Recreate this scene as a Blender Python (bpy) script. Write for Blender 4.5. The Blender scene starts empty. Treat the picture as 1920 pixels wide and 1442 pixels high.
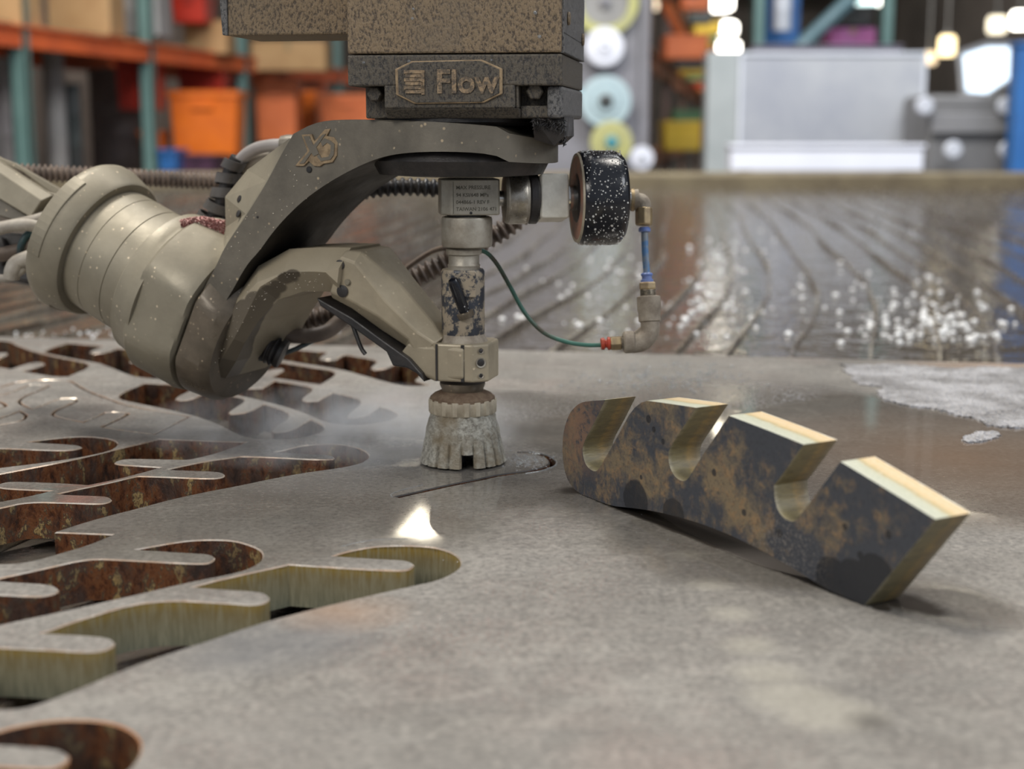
import bpy, bmesh, math, random
from mathutils import Vector, Matrix, noise
from mathutils.geometry import tessellate_polygon
random.seed(7)
SC = bpy.context.scene
COL = SC.collection
# ------------------------------------------------------------------ camera
F_PX = 2773.0
PITCH = math.radians(9.83)
CAM = Vector((0, 0, .1914))
AX_R = Vector((1, 0, 0)); AX_U = Vector((0, math.sin(PITCH), math.cos(PITCH))); AX_F = Vector((0, math.cos(PITCH), -math.sin(PITCH)))
cd = bpy.data.cameras.new('camera'); cam = bpy.data.objects.new('camera', cd); COL.objects.link(cam)
cam.location = CAM; cam.rotation_euler = (math.pi/2 - PITCH, 0, 0)
cd.sensor_width = 36; cd.lens = 36*F_PX/1920; cd.clip_start = .02; cd.clip_end = 300
cd.dof.use_dof = True; cd.dof.focus_distance = .785; cd.dof.aperture_fstop = 7.8; cd.dof.aperture_blades = 0
SC.camera = cam
# ------------------------------------------------------------------ world, lights, exposure
w = bpy.data.worlds.new('world'); SC.world = w; w.use_nodes = True
w.node_tree.nodes['Background'].inputs[0].default_value = (.80, .87, 1, 1)
w.node_tree.nodes['Background'].inputs[1].default_value = .42
SC.view_settings.view_transform = 'Standard'; SC.view_settings.look = 'None'
SC.view_settings.exposure = 0; SC.view_settings.gamma = 1; SC.view_settings.use_curve_mapping = False
try: SC.cycles.use_denoising = True; SC.cycles.max_bounces = 7; SC.cycles.volume_bounces = 2
except Exception: pass
def area(name, loc, sx, sy, power, color, aim=None):
    l = bpy.data.lights.new(name, 'AREA'); l.shape = 'RECTANGLE'; l.size = sx; l.size_y = sy; l.energy = power; l.color = color
    o = bpy.data.objects.new(name, l); COL.objects.link(o); o.location = loc
    if aim is not None: o.rotation_euler = (Vector(aim)-Vector(loc)).to_track_quat('-Z', 'Y').to_euler()
    return o
area('bay_and_fill_light', (-1.3, 1.3, 4.3), 1.3, .9, 165, (1, .93, .82), (0, .9, 0))
area('front_left_fill', (-2.0, -2.2, 2.4), 1.8, 1.6, 75, (1, .95, .87), (0, .9, .1))  # unseen fill added behind the camera to lift the dark front faces
area('right_side_fill', (2.8, -.4, 2.0), 1.4, 1.4, 42, (.93, .96, 1), (0, .85, .1))  # fill added from the right to brighten the column's side
area('bay_and_fill_light', (1.6, 2.2, 4.4), 1.2, .8, 60, (1, .94, .86), (.1, .9, 0))
area('bay_and_fill_light', (-.6, 3.1, 4.4), 1.4, .8, 60, (1, .96, .9), (0, .9, 0))
area('bay_and_fill_light', (-1.6, 5.0, 4.4), 3, 1, 300, (1, .94, .86), (-1.6, 9.5, 0))  # this and the next three: added fills turned away to brighten the background
area('bay_and_fill_light', (2.6, 4.6, 4.4), 3, 1, 300, (.95, .97, 1), (2.2, 9, 0))
area('bay_and_fill_light', (1.5, 14, 4.4), 5, 1, 500, (1, .95, .88), (2.5, 26, 0))
area('bay_and_fill_light', (4, 32, 4.5), 6, 2, 900, (1, .95, .88), (6, 60, 1))

# ------------------------------------------------------------------ projection of photo measurements onto real planes
def ray(px, py): return AX_F + AX_R*((px-960)/F_PX) + AX_U*((721-py)/F_PX)
def at(px, py, depth): return CAM + ray(px, py)*depth
def ground(px, py, z=0.0):
    r = ray(px, py); return CAM + r*((z-CAM.z)/r.z)
def on_plane(px, py, n, p0):
    r = ray(px, py); return CAM + r*(n.dot(p0-CAM)/n.dot(r))
TIP = ground(868, 866)
tt = .29; c_ = math.sqrt(1-tt*tt)
BA = (AX_R*(.867*c_) - AX_U*(.498*c_) - AX_F*tt).normalized()      # tilt axis of the wrist, passes through the tip
UH = Vector((BA.x, BA.y, 0)).normalized(); VH = Vector((-UH.y, UH.x, 0)); ZH = Vector((0, 0, 1))
if VH.y < 0: VH = -VH
def WP(u, z, v): return TIP + UH*u + VH*v + ZH*z
def uz(px, py, v):
    P = on_plane(px, py, VH, TIP+VH*v) - TIP
    return P.dot(UH), P.z

# ------------------------------------------------------------------ object helpers
def tag(o, label=None, cat=None, group=None, kind=None):
    if label: o['label'] = label
    if cat: o['category'] = cat
    if group: o['group'] = group
    if kind: o['kind'] = kind
    return o
def thing(name, label, cat, loc=(0, 0, 0), group=None):
    o = bpy.data.objects.new(name, None); COL.objects.link(o); o.location = loc; o.empty_display_size = .02
    return tag(o, label, cat, group)
def root_loc(p):
    while p.parent: p = p.parent
    return Vector(p.location)
def mesh(name, vs, fs, mat, parent=None, smooth=False, bevel=0, seg=2, label=None, kind=None, mats=None, fm=None, sub=0, origin=None):
    me = bpy.data.meshes.new(name)
    off = root_loc(parent) if parent else (Vector(origin) if origin is not None else Vector((0, 0, 0)))
    me.from_pydata([tuple(Vector(v)-off) for v in vs], [], fs)
    me.materials.append(mat)
    for m in (mats or []): me.materials.append(m)
    if fm: me.polygons.foreach_set('material_index', fm)
    bm = bmesh.new(); bm.from_mesh(me); bmesh.ops.recalc_face_normals(bm, faces=bm.faces); bm.to_mesh(me); bm.free()
    if smooth:
        me.polygons.foreach_set('use_smooth', [True]*len(me.polygons))
        try: me.set_sharp_from_angle(angle=math.radians(38))
        except Exception: pass
    me.update()
    o = bpy.data.objects.new(name, me); COL.objects.link(o)
    if parent: o.parent = parent
    elif origin is not None: o.location = origin
    if bevel:
        b = o.modifiers.new('b', 'BEVEL'); b.width = bevel; b.segments = seg; b.limit_method = 'ANGLE'; b.angle_limit = math.radians(35)
        b.use_clamp_overlap = True
    if label: o['label'] = label
    if kind: o['kind'] = kind
    return o
def join(*parts):
    V, Fc = [], []
    for v, f in parts:
        k = len(V); V += list(v); Fc += [[i+k for i in q] for q in f]
    return V, Fc
def box(c, hx, hy, hz, ex=Vector((1, 0, 0)), ey=Vector((0, 1, 0)), ez=Vector((0, 0, 1))):
    c = Vector(c)
    vs = [c + ex*hx*a + ey*hy*b + ez*hz*d for a in (-1, 1) for b in (-1, 1) for d in (-1, 1)]
    return vs, [[0, 1, 3, 2], [4, 6, 7, 5], [0, 4, 5, 1], [2, 3, 7, 6], [0, 2, 6, 4], [1, 5, 7, 3]]
def bb(x0, x1, y0, y1, z0, z1): return box(((x0+x1)/2, (y0+y1)/2, (z0+z1)/2), (x1-x0)/2, (y1-y0)/2, (z1-z0)/2)
def frame(axis):
    axis = axis.normalized(); h = Vector((0, 0, 1)) if abs(axis.z) < .95 else Vector((1, 0, 0))
    e1 = axis.cross(h).normalized(); return axis, e1, axis.cross(e1).normalized()
def lathe(o, axis, prof, n=48, phase=0, rad=None):
    """prof: (s, r) pairs along the axis; closed with end caps"""
    a, e1, e2 = frame(axis); vs = []; fs = []
    for s, r in prof:
        for k in range(n):
            t = 2*math.pi*k/n + phase; rr = r if rad is None else rad(s, r, k, n)
            vs.append(o + a*s + (e1*math.cos(t)+e2*math.sin(t))*rr)
    for i in range(len(prof)-1):
        for k in range(n):
            fs.append([i*n+k, i*n+(k+1) % n, (i+1)*n+(k+1) % n, (i+1)*n+k])
    fs.append(list(range(n))[::-1]); fs.append([(len(prof)-1)*n+k for k in range(n)])
    return vs, fs
def spline(pts, n=8):
    pts = [Vector(p) for p in pts]; P = [pts[0]*2-pts[1]] + pts + [pts[-1]*2-pts[-2]]; out = []
    for i in range(1, len(P)-2):
        for k in range(n):
            t = k/n; a, b, c, d = P[i-1], P[i], P[i+1], P[i+2]
            out.append(.5*((2*b)+(c-a)*t+(2*a-5*b+4*c-d)*t*t+(-a+3*b-3*c+d)*t*t*t))
    out.append(pts[-1]); return out
def tube(pts, r, n=14, sm=8, rf=None):
    P = spline(pts, sm) if sm else [Vector(p) for p in pts]
    L = [0]
    for i in range(1, len(P)): L.append(L[-1]+(P[i]-P[i-1]).length)
    T = (P[1]-P[0]).normalized(); _, e1, e2 = frame(T); vs = []; fs = []
    for i, p in enumerate(P):
        t = (P[min(i+1, len(P)-1)]-P[max(i-1, 0)]).normalized()
        q = T.rotation_difference(t); e1 = q @ e1; e2 = q @ e2; T = t
        rr = r if rf is None else rf(L[i])
        for k in range(n):
            a = 2*math.pi*k/n; vs.append(p + (e1*math.cos(a)+e2*math.sin(a))*rr)
    for i in range(len(P)-1):
        for k in range(n): fs.append([i*n+k, i*n+(k+1) % n, (i+1)*n+(k+1) % n, (i+1)*n+k])
    fs.append(list(range(n))[::-1]); fs.append([(len(P)-1)*n+k for k in range(n)])
    return vs, fs
def conduit(pts, r, pitch, n=16, amp=.2):
    P = spline(pts, 12); total = sum((P[i+1]-P[i]).length for i in range(len(P)-1)); m = max(8, int(total/pitch*6))
    out = []; acc = 0; j = 0; step = total/m; out.append(P[0])
    for k in range(1, m):
        want = k*step
        while j < len(P)-1 and acc+(P[j+1]-P[j]).length < want: acc += (P[j+1]-P[j]).length; j += 1
        if j >= len(P)-1: break
        out.append(P[j].lerp(P[j+1], (want-acc)/max((P[j+1]-P[j]).length, 1e-9)))
    def rf(l):
        ph = (l/pitch) % 1.0; return r*(1+amp*(1 if ph < .5 else -1.0)*min(1, 4*min(abs(ph-.5), ph, 1-ph)+.35))
    return tube(out, r, n, 0, rf)
def prism(pts, n, d0, d1):
    """extrude a planar loop of points along n from d0 to d1"""
    k = len(pts); vs = [p+n*d0 for p in pts]+[p+n*d1 for p in pts]
    fs = [list(range(k))[::-1], [k+i for i in range(k)]] + [[i, (i+1) % k, k+(i+1) % k, k+i] for i in range(k)]
    return vs, fs
def loft(loops):
    m = len(loops[0]); vs = [p for l in loops for p in l]; fs = []
    for i in range(len(loops)-1):
        for k in range(m): fs.append([i*m+k, i*m+(k+1) % m, (i+1)*m+(k+1) % m, (i+1)*m+k])
    fs.append(list(range(m))[::-1]); fs.append([(len(loops)-1)*m+k for k in range(m)])
    return vs, fs
def text_mesh(name, s, size, org, ex, ey, mat, parent, extrude=.0002, bold=0, shear=0, align='LEFT', label=None):
    cu = bpy.data.curves.new('t', 'FONT'); cu.body = s; cu.size = size; cu.extrude = extrude; cu.offset = bold; cu.shear = shear; cu.align_x = align
    cu.resolution_u = 3
    ob = bpy.data.objects.new('t', cu); COL.objects.link(ob); dg = bpy.context.evaluated_depsgraph_get(); dg.update()
    me0 = bpy.data.meshes.new_from_object(ob.evaluated_get(dg)); bpy.data.objects.remove(ob)
    ez = ex.cross(ey)
    vs = [org + ex*v.co.x + ey*v.co.y + ez*v.co.z for v in me0.vertices]; fs = [list(p.vertices) for p in me0.polygons]
    return mesh(name, vs, fs, mat, parent, label=label)

# ------------------------------------------------------------------ materials
class NT:
    def __init__(s, name):
        s.m = bpy.data.materials.new(name); s.m.use_nodes = True; s.t = s.m.node_tree; s.N = s.t.nodes; s.L = s.t.links
        s.b = s.N['Principled BSDF']; tc = s.N.new('ShaderNodeNewGeometry'); s.pos = tc.outputs['Position']
        s.nrm = tc.outputs['Normal']
    def link(s, a, b): s.L.new(a, b)
    def mapping(s, sc, src=None):
        n = s.N.new('ShaderNodeMapping'); s.link(src or s.pos, n.inputs[0]); n.inputs['Scale'].default_value = sc; return n.outputs[0]
    def noise(s, scale, detail=4, rough=.6, vec=None, dist=0):
        n = s.N.new('ShaderNodeTexNoise'); n.inputs['Scale'].default_value = scale; n.inputs['Detail'].default_value = detail
        n.inputs['Roughness'].default_value = rough; n.inputs['Distortion'].default_value = dist; s.link(vec or s.pos, n.inputs['Vector']); return n.outputs['Fac']
    def voro(s, scale, vec=None, feature='F1', out='Distance'):
        n = s.N.new('ShaderNodeTexVoronoi'); n.feature = feature; n.inputs['Scale'].default_value = scale; s.link(vec or s.pos, n.inputs['Vector']); return n.outputs[out]
    def ramp(s, fac, stops):
        n = s.N.new('ShaderNodeValToRGB'); e = n.color_ramp.elements
        while len(e) < len(stops): e.new(.5)
        for i, (p, c) in enumerate(stops):
            e[i].position = p; e[i].color = (c, c, c, 1) if isinstance(c, (int, float)) else (*c, 1)
        s.link(fac, n.inputs[0]); return n.outputs[0]
    def val(s, x):
        n = s.N.new('ShaderNodeValue'); n.outputs[0].default_value = x; return n.outputs[0]
    def mix(s, fac, a, b, mode='MIX'):
        n = s.N.new('ShaderNodeMix'); n.data_type = 'RGBA'; n.blend_type = mode
        for v, k in ((fac, 0), (a, 6), (b, 7)):
            if isinstance(v, (int, float)): n.inputs[k].default_value = v if k == 0 else (v, v, v, 1)
            elif isinstance(v, tuple): n.inputs[k].default_value = (*v, 1)
            else: s.link(v, n.inputs[k])
        return n.outputs[2]
    def math(s, op, a, b=0, c=0):
        n = s.N.new('ShaderNodeMath'); n.operation = op
        for i, v in enumerate((a, b, c)):
            if isinstance(v, (int, float)): n.inputs[i].default_value = v
            else: s.link(v, n.inputs[i])
        return n.outputs[0]
    def dist(s, c, vec=None):
        n = s.N.new('ShaderNodeVectorMath'); n.operation = 'DISTANCE'; s.link(vec or s.pos, n.inputs[0]); n.inputs[1].default_value = c; return n.outputs['Value']
    def blob(s, c, r, soft, vec=None):
        n = s.N.new('ShaderNodeMapRange'); n.inputs['From Min'].default_value = r+soft; n.inputs['From Max'].default_value = r-soft
        s.link(s.dist(c, vec), n.inputs['Value']); return n.outputs[0]
    def warp(s, scale, amt, src=None):
        n = s.N.new('ShaderNodeTexNoise'); n.inputs['Scale'].default_value = scale; n.inputs['Detail'].default_value = 4; s.link(src or s.pos, n.inputs['Vector'])
        a = s.N.new('ShaderNodeVectorMath'); a.operation = 'SUBTRACT'; s.link(n.outputs['Color'], a.inputs[0]); a.inputs[1].default_value = (.5, .5, .5)
        b = s.N.new('ShaderNodeVectorMath'); b.operation = 'MULTIPLY_ADD'; s.link(a.outputs[0], b.inputs[0]); b.inputs[1].default_value = (amt,)*3; s.link(src or s.pos, b.inputs[2])
        return b.outputs[0]
    def bump(s, h, strength, dist):
        n = s.N.new('ShaderNodeBump'); n.inputs['Strength'].default_value = strength; n.inputs['Distance'].default_value = dist; s.link(h, n.inputs['Height'])
        s.link(n.outputs[0], s.b.inputs['Normal']); return n
    def set(s, col=None, rough=None, metal=None, **k):
        for nm, v in (('Base Color', col), ('Roughness', rough), ('Metallic', metal)):
            if v is None: continue
            if isinstance(v, tuple): s.b.inputs[nm].default_value = (*v, 1)
            elif isinstance(v, (int, float)): s.b.inputs[nm].default_value = v
            else: s.link(v, s.b.inputs[nm])
        for nm, v in k.items(): s.b.inputs[nm.replace('_', ' ')].default_value = v
        return s.m
def MAT(name, c1, c2=None, scale=60, rough=.5, metal=0., bump=0., bscale=None, bdist=.0006, grit=None, gscale=260, lo=.4, hi=.62, **k):
    s = NT(name); c2 = c2 or tuple(x*.6 for x in c1)
    col = s.mix(s.ramp(s.noise(scale, 6, .65), [(lo, 0.), (hi, 1.)]), c1, c2)
    if grit:
        g = s.ramp(s.voro(gscale), [(.12, 1.), (.2, 0.)]); g2 = s.ramp(s.noise(90, 3), [(.5, 0.), (.6, 1.)])
        col = s.mix(s.math('MULTIPLY', g, g2), col, grit)
    rg = s.ramp(s.noise(scale*1.7, 4), [(.3, max(0, rough-.12)), (.7, min(1, rough+.12))])
    s.set(col, rg, metal, **k)
    if bump: s.bump(s.noise(bscale or scale*5, 5, .7), bump, bdist)
    return s.m
def EMIT(name, c, st):
    s = NT(name); s.b.inputs['Emission Color'].default_value = (*c, 1); s.b.inputs['Emission Strength'].default_value = st; s.b.inputs['Base Color'].default_value = (*c, 1); return s.m

m_arm = MAT('anodised_grey_tan', (.285, .255, .19), (.20, .178, .132), 22, .5, .25, .25, 420, .0004, grit=(.6, .5, .36), gscale=230, lo=.35, hi=.7)
m_arm_dark = MAT('grimy_grey_metal', (.185, .165, .13), (.11, .098, .078), 16, .46, .25, .3, 420, .0004, grit=(.45, .36, .24), gscale=210)
m_arm_wet = MAT('wet_brown_metal', (.16, .13, .095), (.085, .07, .05), 22, .34, .2, .3, 300, .0004, grit=(.4, .32, .22), gscale=240)
def column_mat(name, c1, c2, c3):
    s = NT(name); v = s.mapping((1, 1, .55))
    n = s.noise(760, 4, .7, v); col = s.mix(s.ramp(n, [(.40, 0.), (.52, 1.)]), c2, c1)
    col = s.mix(s.ramp(s.noise(26, 4), [(.45, 0.), (.75, .7)]), col, c3)
    s.set(col, s.ramp(n, [(.3, .38), (.6, .62)]), .15); s.bump(n, .9, .0012); return s.m
m_col = column_mat('pitted_brown_housing', (.26, .19, .115), (.085, .062, .042), (.15, .125, .095))
m_col_low = column_mat('pitted_charcoal_cover', (.115, .098, .075), (.035, .032, .030), (.085, .075, .062))
m_col_side = column_mat('pitted_grey_side', (.17, .165, .16), (.045, .045, .048), (.12, .115, .11))
m_tanrim = MAT('worn_tan_edge', (.36, .26, .15), (.2, .14, .08), 200, .6, .1, .5, 900)
m_dark = MAT('black_rubber', (.018, .017, .017), (.035, .03, .028), 60, .42, 0, .4, 500)
m_blackplastic = MAT('glossy_black_speckled', (.008, .009, .013), (.015, .016, .02), 60, .16, 0, .25, 260, .0005, grit=(.62, .62, .6), gscale=330)
m_steel = MAT('scratched_steel', (.48, .45, .40), (.3, .27, .22), 90, .3, .85, .15, 600)
m_steel_dull = MAT('dusty_steel', (.40, .37, .31), (.25, .22, .175), 60, .48, .45, .3, 500)
m_block = MAT('stamped_grey_steel', (.40, .375, .315), (.27, .25, .205), 45, .42, .5, .12, 500)
m_hex = MAT('bright_satin_steel', (.72, .69, .60), (.56, .53, .45), 60, .42, .2, .1, 600)
m_chrome = MAT('polished_steel', (.62, .6, .56), (.5, .48, .44), 40, .18, .95)
m_brass = MAT('dull_brass', (.42, .32, .18), (.28, .21, .13), 120, .42, .6, .3, 600)
m_cast = MAT('sandy_cast_steel', (.36, .315, .25), (.24, .20, .155), 120, .68, .2, .7, 900, .0005)
m_ink = MAT('etched_letters', (.09, .085, .065), (.12, .11, .085), 300, .7)
m_blue = MAT('blue_plastic', (.12, .20, .50), (.2, .26, .5), 200, .35)
m_bluetube = MAT('scuffed_blue_tube', (.10, .22, .42), (.30, .32, .32), 170, .4)
m_red = MAT('red_plastic', (.42, .05, .025), (.3, .06, .03), 200, .35)
m_green = MAT('dirty_green_hose', (.05, .15, .115), (.07, .06, .04), 42, .38)
m_teal = MAT('teal_tube', (.03, .09, .10), (.05, .06, .06), 60, .35)
m_conduit = MAT('brown_corrugated', (.17, .125, .095), (.08, .06, .048), 90, .5, 0, .3, 500)
m_conduit_b = MAT('black_corrugated', (.02, .02, .024), (.05, .045, .042), 90, .4)
m_cable = MAT('dusty_grey_cable', (.42, .385, .33), (.28, .25, .21), 50, .55, 0, .2, 400)
m_cable_smooth = MAT('grey_cable', (.33, .31, .30), (.26, .24, .23), 30, .36)
m_hose_tan = MAT('muddy_hose', (.20, .155, .12), (.12, .09, .07), 40, .5, 0, .2, 400)
m_letter = MAT('worn_letter_edge', (.34, .24, .14), (.11, .085, .06), 420, .6, .1, .6, 900, lo=.42, hi=.58)
m_fleck = MAT('pale_flecks', (.6, .6, .58), (.5, .48, .44), 500, .5)
m_gauge_face = MAT('rusty_face', (.38, .19, .13), (.2, .16, .14), 60, .5)
s = NT('garnet_grit'); cv = s.voro(900, out='Color'); s.set(s.mix(s.ramp(cv, [(.2, 0.), (.9, 1.)]), (.42, .16, .15), (.75, .52, .48)), .7); s.bump(s.voro(900), 1, .001); m_garnet = s.m
# valve body: sandy with blue-black paint left
s = NT('worn_dark_paint'); n = s.noise(120, 7, .75)
s.set(s.mix(s.ramp(n, [(.47, 0.), (.53, 1.)]), (.33, .275, .20), (.035, .04, .052)), s.ramp(n, [(.45, .6), (.55, .35)]), .15); s.bump(s.noise(500, 4), .4, .0004); m_valve = s.m
# shroud: concrete-like rubber
s = NT('sandy_shroud'); n = s.noise(330, 6, .75); n2 = s.noise(40, 3)
s.set(s.mix(s.ramp(n2, [(.45, 0.), (.68, 1.)]), s.mix(s.ramp(n, [(.38, 0.), (.6, 1.)]), (.2, .185, .15), (.50, .485, .42)), (.23, .18, .11)), .5); s.bump(n, 1, .0016); m_shroud = s.m
m_shroud_cap = MAT('tan_nylon_ring', (.42, .37, .28), (.3, .255, .185), 80, .5, 0, .4, 500)
m_mud = MAT('brown_mud', (.12, .075, .045), (.2, .14, .09), 160, .75, 0, 1, 700, .001)

# ---- plate top: steel under slurry film, wet patches
def plate_material(name, with_holes=True):
    s = NT(name); wp = s.warp(9, .07)
    n1 = s.noise(6, 7, .62); n2 = s.noise(420, 4, .8); n3 = s.noise(22, 6, .65)
    col = s.mix(s.ramp(n1, [(.35, 0.), (.65, 1.)]), (.165, .157, .145), (.27, .258, .238))
    col = s.mix(s.ramp(s.noise(3.5, 4, vec=wp), [(.55, 0.), (.72, .5)]), col, (.34, .255, .225))
    speck = s.math('MULTIPLY', s.ramp(s.noise(700, 2, .6), [(.56, 0.), (.64, 1.)]), s.math('MAXIMUM', s.ramp(s.noise(13, 4), [(.46, 0.), (.62, .6)]), s.math('MULTIPLY', s.blob(tuple(ground(860, 1210)), .035, .03, wp), .9)))
    col = s.mix(speck, col, (.20, .10, .085))
    strk = s.noise(30, 5, .7, s.mapping((1.0, 5.0, 1)))
    col = s.mix(s.ramp(strk, [(.5, 0.), (.75, .4)]), col, (.12, .12, .12))
    mot = s.noise(55, 6, .75)
    col = s.mix(s.ramp(mot, [(.38, .34), (.56, 0.)]), col, (.115, .108, .10))
    fine = s.noise(330, 3, .7)
    col = s.mix(s.ramp(fine, [(.36, .6), (.5, 0.)]), col, (.10, .095, .09)); col = s.mix(s.ramp(fine, [(.55, 0.), (.72, .45)]), col, (.42, .39, .35))
    # slurry tide marks
    tide = s.ramp(s.noise(5, 5, .6, s.warp(14, .04)), [(.480, 0.), (.495, .16), (.502, 0.)])
    col = s.mix(tide, col, (.44, .42, .38))
    def G(px, py): g = ground(px, py); return (g.x, g.y, 0)
    # rust bloom on the right edge and beside the front cutout
    rust = s.math('MAXIMUM', s.blob(G(1900, 706), .05, .05, wp), s.math('MULTIPLY', s.blob(G(640, 1150), .018, .012, s.warp(40, .02)), .5))
    rust = s.math('MAXIMUM', rust, s.math('MULTIPLY', s.blob(G(1800, 860), .08, .08, wp), .75))
    rust = s.math('MAXIMUM', rust, s.blob(G(700, 655), .12, .1, wp)) if False else rust
    col = s.mix(s.math('MULTIPLY', rust, .75), col, (.33, .19, .105))
    dk = s.math('MAXIMUM', s.blob(G(470, 1215), .022, .014, s.warp(30, .03)), s.blob(G(560, 1200), .024, .014, s.warp(30, .03)))
    col = s.mix(s.math('MULTIPLY', dk, .5), col, (.12, .125, .135))
    # wet film
    wet = s.val(0.)
    for (px, py, r, so) in ((800, 965, .055, .05), (900, 900, .08, .05), (600, 930, .08, .06), (1250, 900, .10, .06), (1400, 800, .17, .07), (1700, 850, .16, .06), (1100, 800, .09, .05), (1450, 1060, .05, .02), (1330, 1010, .05, .02), (1000, 760, .06, .03), (250, 960, .10, .06), (420, 1010, .07, .05), (650, 850, .06, .04), (1760, 1130, .03, .02)):
        wet = s.math('MAXIMUM', wet, s.blob(G(px, py), r, so, wp))
    drymask = s.ramp(s.noise(11, 5, .6), [(.35, 1.), (.7, .8)])
    wet = s.math('MULTIPLY', wet, drymask)
    mrw = s.N.new('ShaderNodeMapRange'); mrw.inputs['From Min'].default_value = .30; mrw.inputs['From Max'].default_value = .68; s.link(wet, mrw.inputs['Value']); wet = mrw.outputs[0]
    pud_shade = s.val(0.)  # puddle under the standing part, dark reflection and shadow painted into its colour
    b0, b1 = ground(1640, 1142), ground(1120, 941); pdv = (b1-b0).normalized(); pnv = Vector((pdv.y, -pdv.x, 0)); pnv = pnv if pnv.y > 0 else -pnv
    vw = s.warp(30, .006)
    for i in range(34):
        t = i/33; r = .004+.0125*min(1, 5*t, 4*(1-t)); c = b0.lerp(b1, t)+pnv*(r-.0005); pud_shade = s.math('MAXIMUM', pud_shade, s.blob((c.x, c.y, 0), r, .0010, vw))
    for (px, py, r) in ((1715, 1136, .009), (1690, 1128, .010), (1745, 1146, .006), (1075, 920, .008)):  # painted shadow off the part's right end, puddle tip at the left
        pud_shade = s.math('MAXIMUM', pud_shade, s.blob(G(px, py), r, .003, vw))
    wet = s.math('MAXIMUM', wet, pud_shade)
    sw = s.val(0.)
    for (px, py, r) in ((1290, 1040, .006), (1330, 1095, .007), (1370, 1150, .008), (1405, 1210, .009), (1440, 1262, .011), (1490, 1310, .014), (1545, 1335, .015), (1585, 1340, .012)):
        sw = s.math('MAXIMUM', sw, s.blob(G(px, py), r, .005, s.warp(30, .01)))
    col = s.mix(s.math('MULTIPLY', sw, .38), col, (.40, .38, .32))
    sd = s.math('MULTIPLY', s.blob(G(1632, 1352), .006, .004, s.warp(60, .01)), .7)
    col = s.mix(sd, col, (.07, .065, .06))
    wcol = s.mix(wet, col, s.mix(.5, col, (.075, .066, .056))); wcol = s.mix(s.math('MULTIPLY', pud_shade, .88), wcol, (.022, .018, .015))
    gran = s.math('MAXIMUM', s.blob(G(1200, 710), .10, .05, wp), s.math('MAXIMUM', s.blob(G(770, 720), .12, .06, wp), s.math('MAXIMUM', s.blob(G(560, 760), .10, .06, wp), s.blob(G(190, 725), .08, .05, wp))))
    rough = s.math('MAXIMUM', s.mix(wet, s.mix(s.ramp(n3, [(.3, 0.), (.7, 1.)]), .34, .60), .04), s.math('MULTIPLY', gran, .22))
    s.set(wcol, rough, .0, IOR=1.45)
    s.link(s.mix(wet, .22, .5), s.b.inputs['Specular IOR Level'])
    # beads / ripples
    bd = s.math('MULTIPLY', s.ramp(s.voro(420), [(.1, 1.), (.45, 0.)]), gran)
    h = s.math('ADD', s.math('MULTIPLY', bd, 1.2), s.math('MULTIPLY', s.math('SUBTRACT', 1., wet), s.math('MULTIPLY', n2, .12)))
    h = s.math('ADD', h, s.math('MULTIPLY', s.noise(16, 2), s.math('MULTIPLY', s.math('SUBTRACT', 1.02, wet), .35)))
    s.bump(h, .55, .0009)
    return s.m
m_plate = plate_material('wet_slurry_steel')
m_edge = MAT('bright_cut_edge', (.46, .42, .37), (.40, .29, .21), 60, .22, .35)
def rust_wall():
    s = NT('rusted_cut_wall'); v = s.mapping((1, 1, .55)); wv = s.warp(90, .006, v)
    n = s.noise(150, 5, .7, wv); n2 = s.noise(65, 5, .6, wv)
    col = s.ramp(n, [(.34, (.024, .013, .010)), (.44, (.10, .036, .016)), (.52, (.17, .065, .024)), (.56, (.05, .035, .026)), (.62, (.36, .25, .10)), (.70, (.10, .045, .02))])
    col = s.mix(s.ramp(n2, [(.43, 0.), (.60, .8)]), col, (.045, .034, .030))
    s.set(col, s.ramp(n, [(.35, .18), (.65, .5)])); s.bump(n, .8, .0015); return s.m
m_rust = rust_wall()
def fresh_wall(name='fresh_cut_wall'):
    s = NT(name); sp = s.N.new('ShaderNodeSeparateXYZ'); s.link(s.pos, sp.inputs[0]); z = sp.outputs[2]
    zz = s.math('ADD', s.math('MULTIPLY', z, 50.), s.math('MULTIPLY', s.math('SUBTRACT', s.noise(40, 4), .5), .35))
    f = s.math('ADD', zz, 1.)
    col = s.ramp(f, [(.0, (.16, .17, .125)), (.45, (.22, .20, .125)), (.75, (.23, .18, .085)), (.93, (.30, .205, .05)), (1., (.17, .11, .03))])
    st = s.noise(700, 3, .6, s.mapping((1, 1, .12)))
    col = s.mix(s.ramp(st, [(.42, .0), (.65, .45)]), col, (.36, .34, .24))
    s.set(col, .42, .15); s.bump(st, .5, .0006); return s.m
m_fresh = fresh_wall()
def water_mat(name, col, rough, bs, bd, strength=1.):
    s = NT(name); s.set(col, rough, 0, IOR=1.333)
    h = s.math('ADD', s.noise(bs, 3, .55, s.mapping((1, 1.0, 1))), s.math('MULTIPLY', s.noise(bs*3.7, 2), .25)); s.bump(h, strength, bd); return s.m
m_water = water_mat('murky_tank_water', (.075, .065, .055), .03, 20, .0024)

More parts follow.
